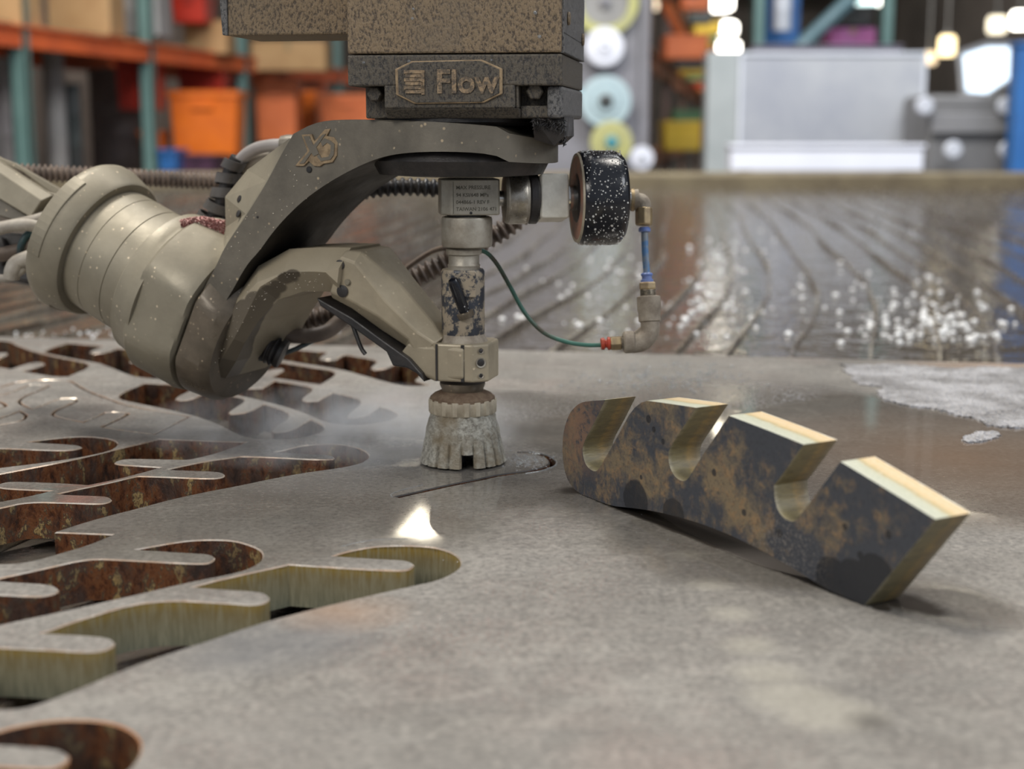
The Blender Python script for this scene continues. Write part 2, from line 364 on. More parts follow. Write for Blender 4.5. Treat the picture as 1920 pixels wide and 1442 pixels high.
# ------------------------------------------------------------------ room shell (structure)
m_floor = MAT('concrete_floor', (.22, .21, .2), (.16, .155, .15), 1.2, .5)
m_wallg = MAT('warehouse_wall', (.30, .265, .24), (.2, .18, .165), .6, .8)
m_walll = MAT('warehouse_wall_left', (.22, .18, .16), (.12, .10, .09), .7, .8)
m_ceil = MAT('warehouse_ceiling', (.12, .105, .095), (.08, .072, .065), .5, .8)
def struct(name, part, mat): o = mesh(name, *part, mat); o['kind'] = 'structure'; return o
struct('floor', bb(-5, 14, -6, 62, -1.1, -1.0), m_floor)
struct('wall_left', bb(-5.1, -4.9, 4, 62, -1, 5.2), m_walll)
struct('wall_right', bb(13.9, 14.1, 4, 62, -1, 5.2), m_wallg)
struct('wall_back', bb(-5, 14, 61.8, 62, -1, 5.2), m_wallg)
struct('ceiling', bb(-5, 14, 4, 62, 5.1, 5.3), m_ceil)
for k in range(14):
    struct('trim_%d' % (k+1), join(bb(-5, 14, 5+4*k, 5.12+4*k, 4.78, 5.1), bb(-5, 14, 4.95+4*k, 5.17+4*k, 4.76, 4.79)), m_ceil)

# ------------------------------------------------------------------ water tank with slats
Zp = -.0195                                   # underside of the plate
tank = thing('water_tank', 'wide steel water tank under the plate with murky water and slats', 'tank', (0, 3.2, -1.0))
m_tank = MAT('weathered_tank_wall', (.20, .165, .10), (.115, .09, .055), 3, .6)
mesh('far_wall', *bb(-3.2, 4.2, 5.55, 5.70, -1.0, .028), m_tank, tank, bevel=.012)
mesh('side_wall', *bb(-3.35, -3.2, -.6, 5.70, -1.0, .01), m_tank, tank, bevel=.01)
mesh('side_wall', *bb(4.2, 4.35, -.6, 5.70, -1.0, .01), m_tank, tank, bevel=.01)
mesh('near_wall', *bb(-3.2, 4.2, -.75, -.6, -1.0, .01), m_tank, tank, bevel=.01)
mesh('water', [Vector((-3.2, -.6, -.0265)), Vector((4.2, -.6, -.0265)), Vector((4.2, 5.55, -.0265)), Vector((-3.2, 5.55, -.0265))], [[0, 1, 2, 3]], m_water, tank, label='murky rippled tank water')
m_slat = MAT('wet_worn_slat', (.20, .165, .13), (.50, .46, .38), 9, .22, .65, .5, 60, .003, lo=.45, hi=.6)
x0 = -1.75; k = 0
while x0 < 1.95:
    P = []
    for i in range(34):
        y = .2 + i*.16; bend = .27*y - .12*(math.log(1+math.exp((y-2.0)*3.2))/3.2)*1.35
        P.append((x0 - .52 + bend + .006*math.sin(y*4+k*.35) + .004*random.uniform(-1, 1), y))
    vs = []; fs = []
    for i, (x, y) in enumerate(P):
        top = -.0200 - .0045*abs(math.sin(i*.5+k)) if y > 1.35 else -.0215
        for dx, z in ((-.0018, -.12), (-.0018, top), (.0018, top), (.0018, -.12)): vs.append(Vector((x+dx, y, z)))
    for i in range(len(P)-1):
        for j in range(4): fs.append([i*4+j, i*4+(j+1) % 4, i*4+4+(j+1) % 4, i*4+4+j])
    fs.append([0, 1, 2, 3]); fs.append([len(vs)-4+j for j in range(4)])
    mesh('slat', vs, fs, m_slat, tank, smooth=False)
    x0 += .062 + .012*math.sin(k*1.3); k += 1

def glint_beads():  # white beads added in place of lamp glints on the rippled water
    rr = random.Random(77); V, Fc = [], []
    for (cx, cy, sx, sy, cnt) in ((1720, 610, 60, 34, 150), (1345, 470, 30, 18, 26), (1335, 550, 45, 55, 60), (1560, 560, 120, 60, 60), (1100, 560, 90, 60, 40), (1180, 500, 40, 40, 20), (120, 628, 140, 5, 60), (400, 622, 120, 5, 40), (1850, 600, 40, 40, 30)):
        for _ in range(cnt):
            x, y = rr.gauss(cx, sx), rr.gauss(cy, sy)
            if y > 655 or y < 380: continue
            g = ground(x, y, -.0265)
            if g.y < 1.5 or g.y > 5.4: continue
            r_ = rr.uniform(.0012, .0048)*(.45 if cy > 615 and cx < 500 else 1)
            v, f = lathe(g, Vector((0, 0, 1)), [(-r_*.2, r_*.9), (r_*.3, r_), (r_*.7, r_*.7), (r_*.95, r_*.2)], 8); k = len(V); V += v; Fc += [[a+k for a in q] for q in f]
    return V, Fc
m_glint = MAT('white_glint_bead', (.72, .74, .76), (.5, .5, .5), 40, .08)
mesh('water_glints', *glint_beads(), m_glint, tank, smooth=True, kind='stuff', label='white beads standing in for lamp glints on the tank water')
# ------------------------------------------------------------------ steel plate with cut-outs
def smooth_loop(P, it=2):
    """Chaikin rounding that keeps true corners (turns above 62 degrees in the plate's own plane)"""
    n = len(P); cor = []
    for i in range(n):
        a = (P[i]-P[i-1]); b = (P[(i+1) % n]-P[i])
        cor.append(a.length > 1e-6 and b.length > 1e-6 and a.angle(b) > math.radians(62))
    for _ in range(it):
        Q = []; cq = []; n = len(P)
        for i in range(n):
            if cor[i]: Q.append(P[i]); cq.append(True)
            else: Q += [P[i].lerp(P[i-1], .25), P[i].lerp(P[(i+1) % n], .25)]; cq += [False, False]
        P, cor = Q, cq
    return P
def area2(P): return sum(P[i-1].x*P[i].y-P[i].x*P[i-1].y for i in range(len(P)))/2
def offset_loop(P, d):
    """outward offset for a CCW loop"""
    n = len(P); out = []
    for i in range(n):
        e1 = (P[i]-P[i-1]); e2 = (P[(i+1) % n]-P[i])
        if e1.length < 1e-9 or e2.length < 1e-9: out.append(P[i].copy()); continue
        e1.normalize(); e2.normalize(); n1 = Vector((e1.y, -e1.x)); n2 = Vector((e2.y, -e2.x)); m = n1+n2
        if m.length < 1e-3: m = n1
        m.normalize(); k = min(1/max(m.dot(n1), .35), 2.0); out.append(P[i]+m*d*k)
    return out
def gloop(px, it=2):
    P = [Vector(ground(*q)[:2]) for q in px]; Q = [P[0]]
    for p in P[1:]:
        if (p-Q[-1]).length > 2e-4: Q.append(p)
    P = smooth_loop(Q, it)
    return P if area2(P) > 0 else P[::-1]
holes = {}
holes['front'] = [(624,1042.5),(647,1035),(673,1029.5),(699.5,1025),(725.5,1023),(764.6,1022.5),(803.6,1024.5),(829.7,1029.5),(853,1038.6),(864.8,1051.6),(862,1063),(848,1075),(816.7,1089),(764.6,1100),(707,1113),(626.6,1132),(582,1143),(509,1162),(449.5,1180.5),(400,1198),(349.6,1214),(287,1234.7),(224.7,1258),(162,1284.6),(108,1307),(66,1322),(34,1329),(0,1330),(-100,1330),
  (-100,1212),(0,1213.5),(100,1218.5),(162,1222.7),(195,1219.7),(212,1212),(218,1205),(207,1196),(175,1192),(100,1188),(75,1187),(80,1186.2),(150,1161),(282,1123),(439,1131),(465,1134),(491,1132),(505,1126),(505.5,1117),(491,1109.4),(452,1107),(359.6,1100.6),(400,1089.4),(469,1074),(538,1059),(540.6,1058),(660,1066),(751.5,1070.4),(770,1067),(777,1059.5),(775,1055.5),(759,1050),(712.5,1048)]
holes['second'] = [(255,1030),(282,1025),(324.6,1017.5),(362,1012.5),(412,1011.7),(440,1014),(462.5,1020),(483,1028),(492.4,1036),(492.4,1047.7),(480.7,1058),(460,1068.5),(431,1076),(412,1080),(349.6,1092),(250,1116),(150,1138.5),(75,1155),(0,1171),(-100,1195),
  (-100,1110),(0,1115),(70,1118.6),(92,1116),(110,1110),(111,1103.6),(100,1097),(75,1094),(0,1090),(-14,1088.5),(0,1083.6),(87,1065),(165,1047),(224.7,1049.4),(324.6,1055),(382,1057.4),(397,1053.7),(405,1046),(397,1040),(374.5,1037.4),(275,1032)]
holes['corner'] = [(-60,1393),(-40,1385),(0,1370),(37.5,1361),(75,1354),(112,1350),(159,1349.7),(197,1353.4),(225,1361),(247.5,1372),(260.6,1386),(264,1401),(259,1420),(242,1442),(215,1465),(160,1500),(60,1540),(-80,1580),(-80,1436),(0,1438),(75,1443),(101,1442),(122,1433),(131,1424),(129,1414.5),(116,1407),(94,1402),(0,1396)]
holes['middle'] = [(513.7,847),(528,845),(541,841.5),(563.7,836),(591,833),(618,831.7),(645,833.5),(666,838),(684.6,845.6),(692.5,853),(690,860),(674,869.6),(632.5,878),(570,886),(507.5,897.7),(445,911),(393,920.6),(320,936),(259,953),(216,963.4),(159,979),(102,997.7),(212,1002),(169,1020.6),(112.5,1037.5),(50.6,1055),(0,1058),(-100,1058),
  (-100,970),(0,953),(50.6,940.6),(131,943),(187.5,945),(204,942),(211,937),(206,932.5),(193,930),(122,927.8),(109,925.4),(140.6,918.4),(197,907),(255,893),(262.5,892.7),(320,894.6),(393,897.7),(416,895.6),(422.5,891.5),(420,887),(403,884),(361.7,882.5),(320,881.2),(315,879.5),(387,864),(445,856.7),(453,855.5),(507.5,857.2),(599,862),(625,861),(629,857),(618,853),(570,851)]
holes['flat_end'] = [(298,823),(463,829),(416.7,846),(375,857.5),(353,862),(325,861.5),(300,861),(241.7,860),(221.7,863),(212,867.5),(221,871),(244,872.5),(302,876),(262.5,887),(216,899),(165,909.2),(122,906),(28,902.5),(5.6,904.8),(-8,910),(0,915),(37.5,917.5),(97.5,920),(56,930),(0,941),(-100,957),(-100,908),(0,888.5),(56,878),(112.5,867),(169,854.7),(225,840.6),(272,830)]
holes['left_rust'] = [(52.5,828.8),(84,823.7),(131,819),(159,818),(187.5,820),(210,823.7),(220,829.4),(220,834),(212,841.5),(197,847),(159,855.6),(112.5,863),(56,870.6),(0,877),(-100,891),(-100,838),(0,840),(94,844.4),(131,844.4),(152,840.6),(155.6,837),(137,833.5),(94,831.6)]
holes['fogged'] = [(208,745),(271.7,718),(300,719.7),(330,721.5),(372,725),(358,731),(324,747.5),(336.7,751),(360,749),(383,738),(396,735.5),(433,741.7),(466.7,749),(425,773),(433,776.7),(463,774),(495,757.8),(554,775.6),(505.6,807.5),(515,811),(545,808.4),(583.4,786),(601,795),(609.7,802),(603,809.4),(580.6,818),(543,823),(505.6,823.8),(468,821.6),(441.7,811.7),(416.7,798),(383,785),(365,779),(316.7,767.5),(266.7,757.5)]
holes['fogged_far'] = [(405,732.5),(360,724),(340,717),(375,700),(401,697),(440,704),(485,709),(457,726),(464.4,728.8),(492.5,727.8),(515,714),(552.5,719.5),(593.8,727.8),(561,749),(575,752.8),(595.6,751.8),(623.8,736),(646,740.5),(685.6,751),(647,780),(655.6,784),(685.6,782),(712,761.6),(732.5,768),(747.5,775.6),(745.6,781),(725,789.7),(693,795),(655.6,796.6),(618,793),(599,786.5),(578.8,777),(552.5,767),(496,751.5),(440,739.5)]
holes['slotted'] = [(380,686),(440,664),(507.5,676),(571,686.6),(640.6,696.5),(599.4,721),(571,716.5),(535.6,711),(509,707.5),(534.7,694),(530,691),(511,692),(496,697),(477.5,705),(440,698.4)]
holes['far_right'] = [(480,666),(520,650),(560,655.6),(614,660),(595.6,672.5),(608.8,674.8),(629.4,674.4),(646,664.6),(713.8,675),(692,690),(702.5,693.5),(725,691),(752,678),(787,690),(787,707),(773.8,713.8),(806,722),(773.8,724.5),(749,722),(721,714.7),(683.8,704.4),(644,693),(571,682),(496,668.8)]
holes['far_left'] = [(74,659),(128,642.5),(195,649),(164,660),(175,663),(196.7,661),(221.7,653),(241.7,654.5),(305,662),(240,677.5),(246.7,680),(262,680),(330,668),(380,678),(350,706),(330,710.5),(296.7,710.5),(250,706),(216.7,692),(190,682),(183,680.3),(110,667.5)]
holes['left_far'] = [(-80,634),(0,637.5),(16.7,639),(33,648),(70,661.3),(116.7,671),(180,683.5),(126.7,706),(100,706),(75,701.7),(43,696),(85,684),(84,680),(66.7,679),(46.7,682.5),(20,692),(0,688),(-80,680),(-80,672),(0,671),(16,664.5),(14,661.5),(0,661.7),(-80,664)]
uncut = [(-45,735),(0,726),(16.7,720),(36.7,715),(75,711.7),(116.7,712),(133,714),(142,718),(155,727.5),(183,740),(206.7,748),(233,758),(275,767),(320,774),(358,780.5),(290,815.3),(286.7,814.5),(233,808),(188,800.5),(238,777.5),(236.7,774),(216.7,772.5),(200,773.5),(183,781.5),(156.7,792.5),(116.7,784.5),(86.7,775.5),(145,751.7),(138,747),(116.7,747.5),(100,752.5),(78,761.7),(60,768),(21.7,751.5),(91.7,724),(86.7,721.7),(58,721.5),(33,731.5),(6.7,741),(-15,738)]
uncut2 = [(-90,722),(21.7,758),(0,767),(-50,786),(-45,797),(0,783.5),(38,769.5),(50,776),(52,781),(43,789),(13,795),(-90,812)]
kerf_path = [(745,932),(794,921),(856,907.5),(900,899),(932,892),(975,886),(1009.6,880),(1030,873),(1036,866),(1026,856),(996,849),(972,848)]
Y0, X0, X1 = .28, -1.15, 1.3
L0 = Vector(ground(0, 631.5)[:2]); L1 = Vector(ground(1920, 682)[:2]); sl = (L1.y-L0.y)/(L1.x-L0.x)
outer = [Vector((X0, Y0)), Vector((X1, Y0)), Vector((X1, L0.y+(X1-L0.x)*sl)), Vector((X0, L0.y+(X0-L0.x)*sl))]
loops = {k: gloop(v) for k, v in holes.items()}
D1 = gloop(uncut); D2 = gloop(uncut2)
KP = [Vector(ground(*q)[:2]) for q in kerf_path]; KP = [Vector(p[:2]) for p in spline([Vector((*p, 0)) for p in KP], 5)]
kl, kr = [], []
for i, p in enumerate(KP):
    t = (KP[min(i+1, len(KP)-1)]-KP[max(i-1, 0)]).normalized(); nn = Vector((t.y, -t.x)); kl.append(p+nn*.0016); kr.append(p-nn*.0016)
KERF = kl+kr[::-1]
if area2(KERF) < 0: KERF = KERF[::-1]
allh = dict(loops); allh['uncut'] = D1; allh['uncut2'] = D2; allh['kerf'] = KERF
BV = .0006
tops = {k: offset_loop(P, BV if k not in ('kerf', 'uncut', 'uncut2') else .0007) for k, P in allh.items()}
bounds = [[Vector((*p, 0)) for p in outer]] + [[Vector((*p, 0)) for p in P[::-1]] for P in tops.values()]
flat = [p for l in bounds for p in l]
tris = tessellate_polygon(bounds)
plate = thing('steel_plate', 'large grey steel plate covered in slurry, cut through with comb-shaped openings', 'steel plate', (0, .9, Zp))
mesh('plate_top', flat, [list(t) for t in tris], m_plate, plate)
# bottom and outer edges
ring = [Vector((*p, z)) for z in (0, Zp) for p in outer]
mesh('plate_edge', ring, [[i, (i+1) % 4, 4+(i+1) % 4, 4+i] for i in range(4)], m_rust, plate)
for k_, P in allh.items():
    T = tops[k_]; n = len(P); zt = -BV
    vs = [Vector((*p, 0)) for p in T]+[Vector((*p, zt)) for p in P]; fs = [[i, (i+1) % n, n+(i+1) % n, n+i] for i in range(n)]
    rim = mesh('cut_rim', vs, fs, (m_dark if k_ == 'kerf' else m_edge) if k_ != 'corner' else MAT('rust_stained_rim', (.42, .26, .16), (.36, .17, .08), 60, .4), plate, label='bright edge of a cut')
    vs = [Vector((*p, zt)) for p in P]+[Vector((*p, Zp)) for p in P]
    wm = m_fresh if k_ == 'front' else m_rust
    mesh('cut_wall', vs, fs, wm, plate, smooth=True, label='freshly cut olive wall' if k_ == 'front' else ('rusted wall of an older cut' if k_ in loops else None))
def slug(name, P, label):
    Q = offset_loop(P, -.0016); T = offset_loop(Q, -.0007); n = len(Q)
    tri = tessellate_polygon([[Vector((*p, 0)) for p in T]])
    c = sum(Q, Vector((0, 0)))/n
    vs = [Vector((*p, -.0002)) for p in T]+[Vector((*p, -.0007)) for p in Q]+[Vector((*p, Zp+.0002)) for p in Q]
    fs = [list(t) for t in tri]; nf = len(fs)
    fs += [[i, (i+1) % n, n+(i+1) % n, n+i] for i in range(n)]; ne = len(fs)
    fs += [[n+i, n+(i+1) % n, 2*n+(i+1) % n, 2*n+i] for i in range(n)]
    o = mesh(name, vs, fs, m_plate, None, origin=(c.x, c.y, Zp), mats=[m_edge, m_rust], fm=[0]*nf+[1]*(ne-nf)+[2]*(len(fs)-ne))
    tag(o, label, 'cut part')
slug('comb_part', D1, 'toothed steel part still lying in its kerf left of the tilted drum')
slug('comb_part', D2, 'corner of a second uncut toothed part at the left frame edge')
# raised seam in the old cut, splash droplets
def drops(name, spots, parent, mat, label=None, kind=None):
    V, Fc = [], []
    for (p, r) in spots:
        v, f = lathe(Vector(p), Vector((0, 0, 1)), [(-r*.05, r*.8), (r*.15, r), (r*.5, r*.85), (r*.8, r*.45), (r*.88, r*.1)], 8)
        k = len(V); V += v; Fc += [[i+k for i in q] for q in f]
    return mesh(name, V, Fc, mat, parent, smooth=True, label=label, kind=kind)
s = NT('clear_droplet'); s.set((.75, .78, .8), .03, 0, IOR=1.33); s.b.inputs['Transmission Weight'].default_value = .85; m_drop = s.m

# ------------------------------------------------------------------ the finished comb standing on edge
B0 = ground(1620, 1137); B1 = ground(1145, 950); PD = (B1-B0).normalized(); PN = Vector((PD.y, -PD.x, 0))
if PN.y < 0: PN = -PN       # away from the camera
face_px = [(1093.5,753),(1134.7,749.6),(1115,791),(1097,824),(1091.5,840),(1094.4,862.5),(1102,877.5),(1115,885),(1122.5,881),(1133.8,860.6),(1152.5,828.8),(1194.7,749),(1246,755.6),(1305,764.4),(1259,834),(1253,847.5),(1253.8,870),(1263,892.5),(1278,902.8),(1287.5,901),(1295,890.6),(1313.8,858.8),(1366.5,779.2),(1440,807),(1506.5,833.5),(1462,896),(1451,909.8),(1452.4,940),(1462,965),(1478.7,977.8),(1491,977.8),(1499.5,968),(1575.8,865.4),(1660,916),(1753.5,973.7),(1620,1137),(1585,1121),(1548,1104),(1478.7,1059.7),(1395.5,1015),(1340,991),(1290,974),(1238.8,961),(1208.8,955.5),(1175,951.5),(1145,949.7),(1112,941),(1085,926),(1066,905.6),(1057,877.5),(1054,842),(1057,804),(1068,774),(1081,760)]
FP = [on_plane(x, y, PN, B0) for x, y in face_px]
FP = [Vector((p.x, p.y, max(p.z, 0.0004))) for p in FP]
def chaikin3(P, ang, it=2):
    n = len(P); cor = [(P[i]-P[i-1]).angle(P[(i+1) % n]-P[i]) > math.radians(ang) for i in range(n)]
    for _ in range(it):
        Q = []; cq = []; n = len(P)
        for i in range(n):
            if cor[i]: Q.append(P[i]); cq.append(True)
            else: Q += [P[i].lerp(P[i-1], .25), P[i].lerp(P[(i+1) % n], .25)]; cq += [False]*2
        P, cor = Q, cq
    return P
FP = chaikin3(FP, 48)
TH = .0190
def scale_face():
    s = NT('mill_scale_with_rust'); wv = s.warp(60, .012)
    n = s.noise(34, 7, .68, wv); n2 = s.noise(190, 6, .7, wv); n3 = s.noise(520, 3, .6)
    nd = s.math('SUBTRACT', n, s.math('MULTIPLY', s.math('MAXIMUM', s.blob(tuple(on_plane(1640, 1040, PN, B0)), .05, .03), s.math('MAXIMUM', s.blob(tuple(on_plane(1480, 880, PN, B0)), .02, .015), s.blob(tuple(on_plane(1270, 780, PN, B0)), .012, .01))), .085))
    col = s.mix(s.ramp(nd, [(.46, 0.), (.62, 1.)]), (.050, .054, .064), (.19, .145, .088))
    col = s.mix(s.math('MULTIPLY', s.math('MULTIPLY', s.ramp(n2, [(.5, 0.), (.62, 1.)]), s.ramp(nd, [(.42, 0.), (.56, 1.)])), .6), col, (.28, .17, .08))
    col = s.mix(s.math('MULTIPLY', s.ramp(n3, [(.52, 0.), (.66, 1.)]), .45), col, (.03, .03, .035))
    leftrust = s.blob(tuple(on_plane(1085, 800, PN, B0)), .02, .012, s.warp(50, .02))
    col = s.mix(s.math('MULTIPLY', leftrust, s.math('MULTIPLY', s.ramp(n2, [(.38, 0.), (.5, 1.)]), .8)), col, (.22, .13, .08))
    damp = s.val(0.)
    for (px, py, r) in ((1192, 938, .0105), (1262, 966, .0085), (1600, 1105, .0125), (1640, 1100, .013), (1560, 1090, .0105)):
        damp = s.math('MAXIMUM', damp, s.blob(tuple(on_plane(px, py, PN, B0)), r, .0006, s.warp(70, .004)))
    for (px, py, r) in ((1395, 961, .0017), (1584, 988, .0015), (1666, 1003, .0018), (1613, 1041, .0018), (1339, 886, .0018), (1461, 1000, .0022), (1202, 895, .0012), (1216, 786, .002), (1226, 805, .0016), (1243, 828, .0015)):
        damp = s.math('MAXIMUM', damp, s.blob(tuple(on_plane(px, py, PN, B0)), r, .0003, s.warp(200, .001)))
    col = s.mix(s.math('MULTIPLY', damp, .85), col, (.018, .019, .022))
    pale = s.math('MULTIPLY', s.blob(tuple(on_plane(1470, 1030, PN, B0)), .018, .012, s.warp(60, .02)), s.ramp(s.noise(750, 3), [(.5, 0.), (.66, 1.)]))
    col = s.mix(s.math('MULTIPLY', pale, .45), col, (.33, .29, .25))
    s.set(col, s.mix(damp, s.ramp(n2, [(.3, .42), (.7, .68)]), .12), .1); s.bump(n2, .45, .0006); return s.m
def cut_face():
    s = NT('banded_cut_face'); d = s.N.new('ShaderNodeVectorMath'); d.operation = 'DOT_PRODUCT'; s.link(s.pos, d.inputs[0]); d.inputs[1].default_value = PN
    t = s.math('DIVIDE', s.math('SUBTRACT', d.outputs['Value'], PN.dot(B0)), TH)
    t = s.math('ADD', t, s.math('MULTIPLY', s.math('SUBTRACT', s.noise(60, 3), .5), .25))
    col = s.ramp(t, [(.0, (.44, .46, .38)), (.38, (.42, .44, .34)), (.50, (.40, .32, .16)), (.6, (.56, .42, .22)), (.8, (.60, .47, .29)), (.93, (.58, .41, .2)), (1., (.66, .64, .55))])
    n = s.noise(900, 3, .6); col = s.mix(s.ramp(n, [(.4, 0.), (.7, .35)]), col, (.70, .66, .55))
    st = s.noise(500, 2, .5, s.mapping((.3, .3, 1)))
    s.set(col, .5, .1); s.bump(s.math('ADD', n, s.math('MULTIPLY', st, .8)), .35, .0006); return s.m
m_scale = scale_face(); m_cut = cut_face()
s = NT('olive_shaded_slot_wall'); d = s.N.new('ShaderNodeVectorMath'); d.operation = 'DOT_PRODUCT'; s.link(s.pos, d.inputs[0]); d.inputs[1].default_value = PN  # olive tint with shade painted in, for slot, end and bottom faces
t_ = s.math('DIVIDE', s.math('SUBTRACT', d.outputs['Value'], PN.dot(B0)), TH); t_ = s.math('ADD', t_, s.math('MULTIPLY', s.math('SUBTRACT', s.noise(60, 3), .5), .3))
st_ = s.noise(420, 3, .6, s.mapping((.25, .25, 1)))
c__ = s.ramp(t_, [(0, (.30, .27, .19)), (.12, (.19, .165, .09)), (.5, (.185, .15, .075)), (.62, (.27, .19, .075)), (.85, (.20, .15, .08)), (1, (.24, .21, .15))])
s.set(s.mix(s.ramp(st_, [(.45, 0.), (.6, .5)]), c__, (.11, .095, .06)), .5, .1); s.bump(st_, .5, .0007); m_slot_shade = s.m
n = len(FP)
comb = thing('cut_comb_part', 'dark toothed steel part with three hooked slots standing on edge on the plate', 'cut part', tuple((B0+B1)/2))
bmv = [p for p in FP]+[p+PN*TH for p in FP]
mesh('scaled_face', bmv[:n], [list(range(n))], m_scale, comb, label='dark mill-scale face blotched with rust')
mesh('back_face', bmv[n:], [list(range(n))], m_scale, comb)
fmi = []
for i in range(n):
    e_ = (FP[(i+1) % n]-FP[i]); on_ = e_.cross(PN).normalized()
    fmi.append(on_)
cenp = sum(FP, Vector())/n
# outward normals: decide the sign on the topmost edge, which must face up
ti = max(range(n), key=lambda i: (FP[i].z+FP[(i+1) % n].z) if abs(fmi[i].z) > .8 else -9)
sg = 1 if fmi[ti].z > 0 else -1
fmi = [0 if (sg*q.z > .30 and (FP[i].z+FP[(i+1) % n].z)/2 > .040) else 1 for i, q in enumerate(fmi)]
mesh('cut_edge', bmv, [[i, (i+1) % n, n+(i+1) % n, n+i] for i in range(n)], m_cut, comb, smooth=True, mats=[m_slot_shade], fm=fmi, label='pale banded waterjet-cut edge')

# ------------------------------------------------------------------ wrist: drum housing + upper arm
def AXP(s_): return TIP + BA*s_
wrist = thing('wrist_arm', 'curved grey metal arm with raised emblem and drum, hanging under the brown motor column', 'robot arm', tuple(AXP(-.2)))
def drum(name, prof, mat, lab=None, bevel=0, sm=True, n=96, parent=None): return mesh(name, *lathe(TIP, BA, prof, n), mat, parent or wrist, smooth=sm, label=lab, bevel=bevel)
drum('drum_cap', [(-.2955, .012), (-.2975, .0455), (-.2965, .0488), (-.2935, .0502), (-.2895, .0503), (-.2755, .0468), (-.2738, .0456), (-.2735, .038)], m_arm, 'bevelled end cap of the drum')
drum('drum_body', [(-.2745, .036), (-.2738, .0410), (-.2612, .0413), (-.2609, .0409), (-.2606, .0413), (-.2432, .0416), (-.2429, .0411), (-.2424, .0416), (-.2270, .0418), (-.2268, .03)], m_arm, 'grooved cylindrical drum body')
drum('drum_collar', [(-.2300, .038), (-.2292, .0462), (-.2278, .0480), (-.2195, .0486), (-.2188, .0492), (-.2120, .0500), (-.2115, .04)], m_arm)
def clampv(part, lim):
    vs, fs = part; out = []
    for p in vs:
        d = (p-TIP).dot(VH)
        out.append(p + VH*(-lim-d) if d < -lim else p)
    return out, fs
mesh('flange', *clampv(lathe(TIP, BA, [(-.2150, .040), (-.2145, .0512), (-.2118, .0534), (-.1840, .0518), (-.1790, .0500), (-.1780, .0470), (-.1778, .02)], 96), .0475), m_arm, wrist, smooth=True, label='wide flange next to the tilting arm')
# thin access panels let into the cap
for a0, a1 in ((1.05, 2.05), (-1.0, .15)):
    vs = []; fs = []; a, e1, e2 = frame(BA); mm = 14
    # follow the cap surface slightly proud
    for i in range(mm):
        t = a0+(a1-a0)*i/(mm-1); t += 0
        for s_, r_ in ((-.2955, .0503), (-.2862, .0497)):
            d = e1*math.cos(t)+e2*math.sin(t); vs += [TIP+a*s_+d*(r_+.0006), TIP+a*s_+d*(r_-.002)]
    for i in range(mm-1):
        k = i*4
        fs += [[k, k+4, k+6, k+2], [k, k+1, k+5, k+4], [k+2, k+6, k+7, k+3]]
    fs += [[0, 2, 3, 1], [4*(mm-1), 4*(mm-1)+1, 4*(mm-1)+3, 4*(mm-1)+2]]
    mesh('access_panel', vs, fs, m_arm, wrist, bevel=.0006)
WV = .038
m_grease = MAT('black_greasy_metal', (.014, .013, .012), (.040, .033, .026), 18, .55, .0, .3, 200)
m_grease.node_tree.nodes['Principled BSDF'].inputs['Specular IOR Level'].default_value = .2
arm_px = [(550,251),(597,226),(669,223.5),(765,226),(862,231),(939,238),(996,249),(1033,261),(1034,306),(996,301),(930,290),(881,285),(804,284),(746,288),(707.5,297),(669,313),(626.6,335),(572.7,372),(534,409),(507,441),(487,470),(461,498),(432,552),(394,609),(366,661),(336,640),(366,570),(405,500),(421,463),(460,406.7),(500,343),(526,292)]
def half_w(u):
    f = min(1, max(0, (u+.062)/.060)); f = f*f*(3-2*f); return WV + (.0522-WV)*f
pts = []
for x, y in arm_px:
    v = -WV
    for _ in range(8):
        u, z = uz(x, y, v)
        v = -half_w(u) if u <= 0 else -.0522*math.sqrt(max(0, 1-(u/.0522)**2))
    pts.append((u, z))
prof3 = chaikin3([Vector((u, z, 0)) for u, z in pts], 24, 2)
n3 = len(prof3); umax = max(p.x for p in prof3); im = max(range(n3), key=lambda i: prof3[i].x)
rot = prof3[im:]+prof3[:im]                       # starts at the right tip, runs along the inner arch, round the left, back over the top
iL = next(i for i in range(n3) if rot[i].x <= 0); iR = next(i for i in range(n3-1, 0, -1) if rot[i].x <= 0)
bot_, left_, top_ = rot[:iL+1], rot[iL:iR+1], rot[iR:]+[rot[0]]
def zat(ch, u):
    c = sorted(ch, key=lambda p: p.x)
    if u <= c[0].x: return c[0].z if False else c[0].y
    for p, q in zip(c, c[1:]):
        if p.x <= u <= q.x: return p.y+(q.y-p.y)*(u-p.x)/max(q.x-p.x, 1e-9)
    return c[-1].y
loops_ = []; KK = 12
for i in range(25):
    t = -math.cos(math.pi*i/24); lim = umax*math.sqrt(max(.0006, 1-t*t)); L = []
    for k in range(KK, 0, -1): u = lim*math.sin(math.pi/2*k/KK); L.append(WP(u, zat(bot_[:-1] if False else bot_, u), t*.0522))
    for p in left_: L.append(WP(p.x, p.y, t*half_w(p.x)))
    for k in range(1, KK+1): u = lim*math.sin(math.pi/2*k/KK); L.append(WP(u, zat(top_, u), t*.0522))
    loops_.append(L)
i_in = min(range(len(left_)), key=lambda i: left_[i].y)   # lowest point of the flange end
va_, fa_ = loft(loops_); mL = len(loops_[0])
fma = [1 if (len(f) == 4 and (min(q % mL for q in f) < KK+i_in-2) and not ({0, mL-1} <= {q % mL for q in f})) else 0 for f in fa_]
mesh('upper_arm', va_, fa_, m_arm_dark, wrist, mats=[m_grease], fm=fma, bevel=.0040, seg=1, smooth=True, label='sweeping arched upper arm')
